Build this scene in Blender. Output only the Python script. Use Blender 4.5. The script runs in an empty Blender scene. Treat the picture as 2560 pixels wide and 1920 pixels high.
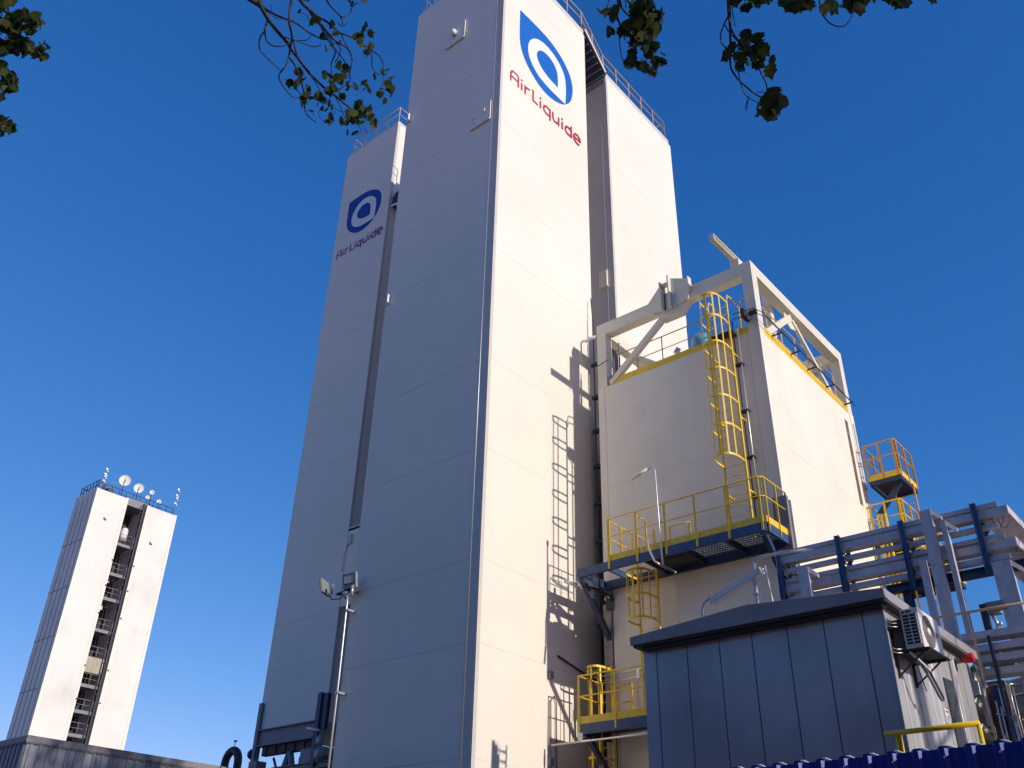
import bpy, math, random
from mathutils import Vector, Matrix
R=math.radians
sc=bpy.context.scene
# ------------------------------------------------------------ camera, sky, sun, exposure
cam=bpy.data.objects.new('camera',bpy.data.cameras.new('camera')); sc.collection.objects.link(cam); sc.camera=cam
cam.data.sensor_width=36; cam.data.lens=36*2295/2560; cam.data.clip_start=0.05; cam.data.clip_end=6000
P_,RO,YA=R(31.19097),R(-1.52105),R(131.05306)
fw=Vector((math.cos(YA)*math.cos(P_),math.sin(YA)*math.cos(P_),math.sin(P_)))
rt0=Vector((math.sin(YA),-math.cos(YA),0)); dn0=fw.cross(rt0)
rt=rt0*math.cos(RO)+dn0*math.sin(RO); dn=dn0*math.cos(RO)-rt0*math.sin(RO)
cam.matrix_world=Matrix(((rt.x,-dn.x,-fw.x,0),(rt.y,-dn.y,-fw.y,0),(rt.z,-dn.z,-fw.z,1.6),(0,0,0,1)))
SUN_EL=math.atan(0.395); SUN_AZ=R(0.4)
w=bpy.data.worlds.new('World'); sc.world=w; w.use_nodes=True
nt=w.node_tree; bg=nt.nodes['Background']
sk=nt.nodes.new('ShaderNodeTexSky'); sk.sky_type='NISHITA'; sk.sun_disc=False
sk.sun_elevation=SUN_EL; sk.sun_rotation=R(90)-SUN_AZ; sk.altitude=1500; sk.air_density=1.0; sk.dust_density=0.15; sk.ozone_density=5.0
sr=nt.nodes.new('ShaderNodeSeparateColor'); cr_=nt.nodes.new('ShaderNodeCombineColor'); nt.links.new(sk.outputs[0],sr.inputs[0])
for i,(g_,k_) in enumerate(((1.6,.78),(.92,1.25),(.65,2.42))):   # clear deep blue autumn sky: a little less zenith fall-off in blue
    pw=nt.nodes.new('ShaderNodeMath'); pw.operation='POWER'; pw.inputs[1].default_value=g_; ml=nt.nodes.new('ShaderNodeMath'); ml.operation='MULTIPLY'; ml.inputs[1].default_value=k_
    nt.links.new(sr.outputs[i],pw.inputs[0]); nt.links.new(pw.outputs[0],ml.inputs[0]); nt.links.new(ml.outputs[0],cr_.inputs[i])
nt.links.new(cr_.outputs[0],bg.inputs[0]); bg.inputs[1].default_value=0.11
sun=bpy.data.objects.new('sun',bpy.data.lights.new('sun','SUN')); sc.collection.objects.link(sun)
sun.data.energy=3.75; sun.data.angle=R(0.5); sun.data.color=(1.0,0.925,0.83)
sd=Vector((math.cos(SUN_EL)*math.cos(SUN_AZ),math.cos(SUN_EL)*math.sin(SUN_AZ),math.sin(SUN_EL)))
sun.rotation_euler=sd.to_track_quat('Z','Y').to_euler(); sun.location=sd*60
vs=sc.view_settings; vs.view_transform='Standard'; vs.look='None'; vs.exposure=0; vs.gamma=1; vs.use_curve_mapping=False
sc.cycles.max_bounces=8; sc.cycles.diffuse_bounces=6

# ------------------------------------------------------------ materials
def mat(name,col,rough=.5,metal=0,var=.06,scale=1.2,streak=0,bump=0,bscale=6,spec=.5,dirt=None,dirt_amt=0,trans=0):
    m=bpy.data.materials.new(name); m.use_nodes=True; n=m.node_tree.nodes; l=m.node_tree.links
    b=n['Principled BSDF']; b.inputs['Roughness'].default_value=rough; b.inputs['Metallic'].default_value=metal
    b.inputs['Specular IOR Level'].default_value=spec
    tc=n.new('ShaderNodeTexCoord'); ns=n.new('ShaderNodeTexNoise'); ns.inputs['Scale'].default_value=scale; ns.inputs['Detail'].default_value=6
    l.new(tc.outputs['Object'],ns.inputs['Vector'])
    rmp=n.new('ShaderNodeMapRange'); rmp.inputs[1].default_value=.3; rmp.inputs[2].default_value=.7; rmp.inputs[3].default_value=1-var; rmp.inputs[4].default_value=1+var*.5
    l.new(ns.outputs[0],rmp.inputs[0])
    mx=n.new('ShaderNodeMix'); mx.data_type='RGBA'; mx.blend_type='MULTIPLY'; mx.inputs[0].default_value=1
    mx.inputs[6].default_value=(*col,1); l.new(rmp.outputs[0],mx.inputs[7]); out=mx.outputs[2]
    if streak:
        mp=n.new('ShaderNodeMapping'); mp.inputs['Scale'].default_value=(3.2,3.2,.09); l.new(tc.outputs['Object'],mp.inputs[0])
        n2=n.new('ShaderNodeTexNoise'); n2.inputs['Scale'].default_value=1.6; n2.inputs['Detail'].default_value=5; l.new(mp.outputs[0],n2.inputs['Vector'])
        r2=n.new('ShaderNodeMapRange'); r2.inputs[1].default_value=.38; r2.inputs[2].default_value=.62; r2.inputs[3].default_value=1-streak; r2.inputs[4].default_value=1
        l.new(n2.outputs[0],r2.inputs[0])
        m2=n.new('ShaderNodeMix'); m2.data_type='RGBA'; m2.blend_type='MULTIPLY'; m2.inputs[0].default_value=1; l.new(out,m2.inputs[6]); l.new(r2.outputs[0],m2.inputs[7]); out=m2.outputs[2]
    if dirt:
        n3=n.new('ShaderNodeTexNoise'); n3.inputs['Scale'].default_value=bscale; n3.inputs['Detail'].default_value=8; l.new(tc.outputs['Object'],n3.inputs['Vector'])
        r3=n.new('ShaderNodeMapRange'); r3.inputs[1].default_value=.52; r3.inputs[2].default_value=.7; r3.inputs[3].default_value=0; r3.inputs[4].default_value=dirt_amt; l.new(n3.outputs[0],r3.inputs[0])
        m3=n.new('ShaderNodeMix'); m3.data_type='RGBA'; l.new(r3.outputs[0],m3.inputs[0]); l.new(out,m3.inputs[6]); m3.inputs[7].default_value=(*dirt,1); out=m3.outputs[2]
    l.new(out,b.inputs['Base Color'])
    if bump:
        bp=n.new('ShaderNodeBump'); bp.inputs['Strength'].default_value=bump; bp.inputs['Distance'].default_value=.02
        nb=n.new('ShaderNodeTexNoise'); nb.inputs['Scale'].default_value=bscale; nb.inputs['Detail'].default_value=4; l.new(tc.outputs['Object'],nb.inputs['Vector']); l.new(nb.outputs[0],bp.inputs['Height']); l.new(bp.outputs[0],b.inputs['Normal'])
    if trans: b.inputs['Transmission Weight'].default_value=trans
    return m
CREAM=mat('cream_cladding',(.84,.765,.645),.55,var=.05,scale=.25,streak=.016,bump=.08,bscale=.8,spec=.3)
CREAM2=mat('cream_cladding_short',(.88,.79,.645),.55,var=.07,scale=.35,streak=.03,bump=.08,bscale=.8,spec=.3,dirt=(.45,.4,.34),dirt_amt=.12)
CREAM3=mat('weathered_cladding',(.79,.75,.67),.6,var=.08,scale=.18,streak=.03,spec=.3,dirt=(.50,.46,.40),dirt_amt=.4,bump=.05,bscale=.25)
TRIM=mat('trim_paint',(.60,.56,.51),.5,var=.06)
JOINT=mat('joint_sealant',(.68,.62,.52),.7,var=.1)
LJOINT=mat('light_joint_sealant',(.76,.69,.58),.7,var=.1)
FRAME=mat('cream_steel',(.78,.715,.57),.45,var=.06,dirt=(.5,.45,.38),dirt_amt=.15)
YEL=mat('yellow_paint',(.90,.58,.025),.4,var=.10,scale=4,dirt=(.45,.30,.08),dirt_amt=.25,bscale=9)
ORG=mat('ochre_paint',(.72,.36,.05),.45,var=.12,scale=4,dirt=(.35,.2,.08),dirt_amt=.3,bscale=9)
TANRAIL=mat('tan_rail_paint',(.62,.42,.22),.45,var=.1)
BLUE=mat('blue_steel',(.035,.075,.17),.42,var=.15,scale=3,dirt=(.12,.12,.15),dirt_amt=.3,bscale=7)
DBLUE=mat('dark_blue_steel',(.02,.035,.09),.5,var=.2,scale=3)
FENCE=mat('blue_sheet',(.010,.035,.30),.38,var=.1,scale=2,dirt=(.05,.06,.15),dirt_amt=.4)
GALV=mat('galvanised_steel',(.50,.48,.51),.42,.3,var=.14,scale=5,dirt=(.25,.23,.25),dirt_amt=.3,bscale=12)
GALVB=mat('galvanised_tray',(.62,.57,.58),.5,.15,var=.14,scale=4,dirt=(.30,.22,.2),dirt_amt=.35,bscale=6)
STEEL=mat('bare_pipe',(.58,.57,.55),.35,.6,var=.1)
DARK=mat('dark_steel',(.035,.035,.045),.6,var=.2)
RUST=mat('rusty_steel',(.13,.09,.075),.8,var=.25,scale=3,dirt=(.24,.19,.16),dirt_amt=.7,bscale=5)
GREY=mat('grey_steel',(.23,.22,.23),.55,var=.12,scale=2,dirt=(.13,.1,.09),dirt_amt=.4)
FASCIA=mat('dark_grey_flashing',(.36,.31,.29),.38,var=.12,scale=2,bump=.08,bscale=3)
PANEL=mat('cabin_panel',(.54,.52,.51),.22,.15,var=.28,scale=.7,streak=.06,bump=.06,bscale=2,spec=.6)
WHITE=mat('white_paint',(.78,.76,.72),.4,var=.04)
OFFW=mat('ac_casing',(.76,.72,.66),.45,var=.05,dirt=(.5,.45,.4),dirt_amt=.1)
GLASS=mat('lamp_glass',(.55,.56,.55),.15,var=.03)
LBLUE=mat('emblem_blue',(.003,.125,.50),.4,var=.03)
LBLUE_SHADE=mat('emblem_blue_shaded',(.010,.030,.30),.4,var=.03)  # emblem blue with the shaded face's darkness put into the colour
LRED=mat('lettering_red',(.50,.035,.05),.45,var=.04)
LWHITE=mat('emblem_white',(.84,.80,.73),.5,var=.02)
REDP=mat('red_lens',(.55,.02,.03),.25,var=.05)
GREEN=mat('green_lens',(.05,.25,.12),.35,var=.05)
BALL=mat('turquoise_plastic',(.10,.42,.60),.35,var=.08)
BARK=mat('bark',(.035,.028,.022),.85,var=.3,scale=9,bump=.4,bscale=14)
CONC=mat('asphalt',(.125,.110,.088),.85,var=.15,scale=.6,bump=.3,bscale=3)
BROWN=mat('brown_panel',(.24,.11,.04),.5,var=.1)
TANKM=mat('tank_paint',(.27,.27,.26),.45,var=.1,scale=.8,dirt=(.18,.16,.14),dirt_amt=.2)
def leafmat(name,a,b_):
    m=bpy.data.materials.new(name); m.use_nodes=True; n=m.node_tree.nodes; l=m.node_tree.links; b=n['Principled BSDF']
    g=n.new('ShaderNodeNewGeometry'); r=n.new('ShaderNodeValToRGB'); r.color_ramp.elements[0].color=(*a,1); r.color_ramp.elements[1].color=(*b_,1)
    l.new(g.outputs['Random Per Island'],r.inputs[0]); l.new(r.outputs[0],b.inputs['Base Color']); b.inputs['Roughness'].default_value=.6; b.inputs['Specular IOR Level'].default_value=.2
    tr=n.new('ShaderNodeBsdfTranslucent'); l.new(r.outputs[0],tr.inputs[0]); mx=n.new('ShaderNodeMixShader'); mx.inputs[0].default_value=.38
    l.new(b.outputs[0],mx.inputs[1]); l.new(tr.outputs[0],mx.inputs[2]); l.new(mx.outputs[0],n['Material Output'].inputs[0]); return m
LEAF=leafmat('leaf',(.016,.045,.012),(.085,.085,.018))
LEAF2=leafmat('leaf_far',(.03,.05,.015),(.07,.09,.03))

# ------------------------------------------------------------ mesh helpers
C=sc.collection
def V3(p): return Vector(p)
class MB:
    def __init__(s): s.v=[]; s.f=[]; s.sm=[]; s.mi=[]; s.cur=0
    def add(s,vs,fs,smooth=False):
        k=len(s.v); s.v+= [tuple(x) for x in vs]; s.f+= [tuple(i+k for i in f) for f in fs]; s.sm+=[smooth]*len(fs); s.mi+=[s.cur]*len(fs); return s
    def box(s,x0,y0,z0,x1,y1,z1):
        if x0>x1:x0,x1=x1,x0
        if y0>y1:y0,y1=y1,y0
        if z0>z1:z0,z1=z1,z0
        return s.add([(x0,y0,z0),(x1,y0,z0),(x1,y1,z0),(x0,y1,z0),(x0,y0,z1),(x1,y0,z1),(x1,y1,z1),(x0,y1,z1)],
            [(0,3,2,1),(4,5,6,7),(0,1,5,4),(1,2,6,5),(2,3,7,6),(3,0,4,7)])
    def bar(s,a,b,w_,h,up=(0,0,1)):
        a,b=V3(a),V3(b); d=(b-a).normalized(); u=V3(up)
        if abs(d.dot(u))>.98: u=Vector((0,1,0))
        sd_=d.cross(u).normalized(); u=sd_.cross(d).normalized()
        p=[q+sd_*x*w_/2+u*y*h/2 for q in (a,b) for x,y in ((-1,-1),(1,-1),(1,1),(-1,1))]
        return s.add(p,[(3,2,1,0),(4,5,6,7),(0,1,5,4),(1,2,6,5),(2,3,7,6),(3,0,4,7)])
    def ibeam(s,a,b,w_,h,t,up=(0,0,1)):
        a,b=V3(a),V3(b); d=(b-a).normalized(); u=V3(up); sd_=d.cross(u).normalized(); u=sd_.cross(d).normalized()
        s.bar(a+u*(h/2-t/2),b+u*(h/2-t/2),w_,t,up); s.bar(a-u*(h/2-t/2),b-u*(h/2-t/2),w_,t,up); return s.bar(a,b,t,h-2*t,up)
    def tube(s,pts,r,n=8,cap=True,closed=False):
        pts=[V3(p) for p in pts]; m=len(pts); rr=r if isinstance(r,(list,tuple)) else [r]*m
        vs_=[]; ref=None
        for i,p in enumerate(pts):
            if closed: d=(pts[(i+1)%m]-pts[i-1])
            else: d=(pts[min(i+1,m-1)]-pts[max(i-1,0)])
            d.normalize()
            if ref is None:
                ref=Vector((0,0,1)) if abs(d.z)<.9 else Vector((1,0,0))
            ref=(ref-d*ref.dot(d)); 
            if ref.length<1e-4: ref=d.orthogonal()
            ref.normalize(); q=d.cross(ref)
            for k in range(n):
                a_=2*math.pi*k/n; vs_.append(p+(ref*math.cos(a_)+q*math.sin(a_))*rr[i])
        fs=[]
        for i in range(m if closed else m-1):
            for k in range(n):
                a0=i*n+k;a1=i*n+(k+1)%n;b0=((i+1)%m)*n+k;b1=((i+1)%m)*n+(k+1)%n; fs.append((a0,a1,b1,b0))
        s.add(vs_,fs,True)
        if cap and not closed:
            k=len(s.v)-len(vs_); s.f.append(tuple(k+i for i in range(n))[::-1]); s.sm.append(False); s.f.append(tuple(k+(m-1)*n+i for i in range(n))); s.sm.append(False); s.mi+=[s.cur]*2
        return s
    def cyl(s,a,b,r,n=16,r2=None): return s.tube([a,b],[r,r if r2 is None else r2],n)
    def prism(s,poly,ext):
        e=V3(ext); n=len(poly); p=[V3(q) for q in poly]; 
        return s.add(p+[q+e for q in p],[tuple(range(n))[::-1],tuple(range(n,2*n))]+[(i,(i+1)%n,(i+1)%n+n,i+n) for i in range(n)])
    def ball(s,c,r,n=16,m=10,sq=(1,1,1)):
        c=V3(c); vs_=[c+Vector((0,0,-r*sq[2]))]; fs=[]
        for j in range(1,m):
            t=-math.pi/2+math.pi*j/m
            for k in range(n): a_=2*math.pi*k/n; vs_.append(c+Vector((r*math.cos(t)*math.cos(a_)*sq[0],r*math.cos(t)*math.sin(a_)*sq[1],r*math.sin(t)*sq[2])))
        vs_.append(c+Vector((0,0,r*sq[2]))); L=len(vs_)-1
        for k in range(n):
            fs.append((0,1+(k+1)%n,1+k)); fs.append((L,L-n+k,L-n+(k+1)%n))
            for j in range(m-2): a0=1+j*n+k;a1=1+j*n+(k+1)%n; fs.append((a0,a1,a1+n,a0+n))
        return s.add(vs_,fs,True)
    def disc(s,c,axis,r,n=24,prof=None):
        # lathe profile [(radius, along)] about axis
        c=V3(c); ax=V3(axis).normalized(); u=ax.orthogonal().normalized(); v=ax.cross(u); vs_=[]; fs=[]
        m=len(prof)
        for (rr,h) in prof:
            for k in range(n): a_=2*math.pi*k/n; vs_.append(c+ax*h+(u*math.cos(a_)+v*math.sin(a_))*max(rr,1e-4))
        for i in range(m-1):
            for k in range(n): fs.append((i*n+k,i*n+(k+1)%n,(i+1)*n+(k+1)%n,(i+1)*n+k))
        return s.add(vs_,fs,True)
def org(o):
    p=Vector((0,0,0))
    while o is not None: p+=Vector(o.location); o=o.parent
    return p
def part(name,mb,m,parent,label=None,bevel=0):
    o_=org(parent); me=bpy.data.meshes.new(name); me.from_pydata([tuple(V3(v)-o_) for v in mb.v],[],mb.f)
    me.polygons.foreach_set('use_smooth',mb.sm)
    for q_ in (m if isinstance(m,(list,tuple)) else [m]): me.materials.append(q_)
    me.polygons.foreach_set('material_index',mb.mi); me.update()
    o=bpy.data.objects.new(name,me); C.objects.link(o); o.parent=parent
    if label: o['label']=label
    if bevel: md=o.modifiers.new('bevel','BEVEL'); md.width=bevel; md.segments=2; md.limit_method='ANGLE'
    return o
def thing(name,label,cat,loc=(0,0,0),group=None):
    o=bpy.data.objects.new(name,None); C.objects.link(o); o.location=loc; o['label']=label; o['category']=cat; o.empty_display_size=.2
    if group: o['group']=group
    return o
def single(name,mb,m,label,cat,loc,group=None,bevel=0):
    l=Vector(loc); me=bpy.data.meshes.new(name); me.from_pydata([tuple(V3(v)-l) for v in mb.v],[],mb.f)
    me.polygons.foreach_set('use_smooth',mb.sm)
    for q_ in (m if isinstance(m,(list,tuple)) else [m]): me.materials.append(q_)
    me.polygons.foreach_set('material_index',mb.mi); me.update()
    o=bpy.data.objects.new(name,me); C.objects.link(o); o.location=l; o['label']=label; o['category']=cat
    if group: o['group']=group
    if bevel: md=o.modifiers.new('bevel','BEVEL'); md.width=bevel; md.segments=2; md.limit_method='ANGLE'
    return o
def structure(name,mb,m):
    me=bpy.data.meshes.new(name); me.from_pydata(mb.v,[],mb.f); me.materials.append(m); o=bpy.data.objects.new(name,me); C.objects.link(o); o['kind']='structure'; return o
def lerp(a,b,t): return V3(a)*(1-t)+V3(b)*t
def rail(parent,path,h,n_posts,m,r=.021,mid=True,posts=None,toe=0,toem=None,low=0,flat=False,mids=None):
    """guard rail along a path of deck points; posts at the path's corners and evenly between"""
    b=MB(); up=Vector((0,0,h)); b.tube([V3(p)+up for p in path],r,8)
    for k in (mids if mids else ([.55] if mid else [])): b.tube([V3(p)+up*k for p in path],r*.85,6)
    part('handrail',b,m,parent)
    seg=[(path[i],path[i+1]) for i in range(len(path)-1)]; done=[]
    for (a,c),n in zip(seg,n_posts):
        for i in range(n):
            t=i/(n-1) if n>1 else 0; p=lerp(a,c,t)
            if any((p-q).length<.05 for q in done): continue
            done.append(p); q=MB()
            if flat: q.bar(p-Vector((0,0,low)),p+up,r*2.6,r*1.1)
            else: q.tube([p-Vector((0,0,low)),p+up],r,8)
            part('post',q,m,parent)
    if toe:
        for a,c in seg:
            q=MB(); q.bar(V3(a)+Vector((0,0,toe/2)),V3(c)+Vector((0,0,toe/2)),.012,toe); part('toe_board',q,toem or m,parent)
def ladder(parent,xa,xb,y,z0,z1,m,cage=None,depth=.75,hoops=(),step=.3,nstraps=5,ax='X',front=-1,bulge=.06):
    """fixed ladder against a wall; front=-1 means the cage bulges towards -Y (ax X) """
    def P(u,v,z): return Vector((u,y+front*v,z)) if ax=='X' else Vector((y+front*v,u,z))
    for u in (xa,xb):
        q=MB(); q.bar(P(u,0,z0),P(u,0,z1),.045,.07) ; part('stile',q,m,parent)
    z=z0+.15
    while z<z1-.05:
        q=MB(); q.tube([P(xa,0,z),P(xb,0,z)],.010,6); part('rung',q,m,parent); z+=step
    c=(xa+xb)/2; hw=abs(xb-xa)/2
    def hp(t): # t in 0..1 round the hoop
        a_=math.pi*(1.25*t-.125); rx=hw+bulge; 
        u=c-math.cos(a_)*rx; v=depth*.5+math.sin(a_)*depth*.5 if 0 else None
        return u
    def hoop(t):
        a_=math.pi*t; e=.72
        cu=math.copysign(abs(math.cos(a_))**e,math.cos(a_)); sv=abs(math.sin(a_))**e
        return (c-cu*(hw+bulge*(math.sin(a_)**.5 if 0<t<1 else 0)), depth*sv)
    for hz in hoops:
        q=MB(); n=18
        pr=[hoop(i/n) for i in range(n+1)]
        for i in range(n):
            q.bar(P(*pr[i],hz),P(*pr[i+1],hz),.010,.065)
        part('hoop',q,m,parent)
    if hoops:
        for i in range(nstraps):
            t_=(i+1)/(nstraps+1); u,v=hoop(t_); u2,v2=hoop(t_+.02); u1,v1=hoop(t_-.02); nv=P(v2-v1,-(u2-u1),0)-P(0,0,0); nv.z=0; nv.normalize()
            q=MB(); q.bar(P(u,v-.008,min(hoops)-.02),P(u,v-.008,max(hoops)+.02),.062 if i==nstraps//2 else .05,.008,tuple(nv)); part('cage_strap',q,m,parent)
LEFT_TWIGS=[[[[-4.486,0.432,5.835],[-4.454,0.567,6.022],[-4.512,0.663,6.113],[-4.457,0.726,6.079],[-4.323,0.788,5.997]],0.012,0.004],[[[-4.625,0.5,5.799],[-4.598,0.634,6.009],[-4.559,0.702,6.019],[-4.45,0.761,5.915],[-4.397,0.823,5.867],[-4.436,0.884,5.973]],0.012,0.003],[[[-4.681,0.602,5.635],[-4.623,0.765,5.661],[-4.684,0.829,5.788],[-4.717,0.865,5.869]],0.008,0.003],[[[-4.768,0.703,5.514],[-4.735,0.861,5.509],[-4.812,0.922,5.62],[-4.856,0.967,5.687]],0.007,0.003],[[[-4.449,0.629,6.04],[-4.36,0.651,5.946],[-4.382,0.686,5.967]],0.003,0.002],[[[-4.531,0.678,5.948],[-4.412,0.675,5.889],[-4.419,0.699,5.927]],0.003,0.002]]
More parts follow.
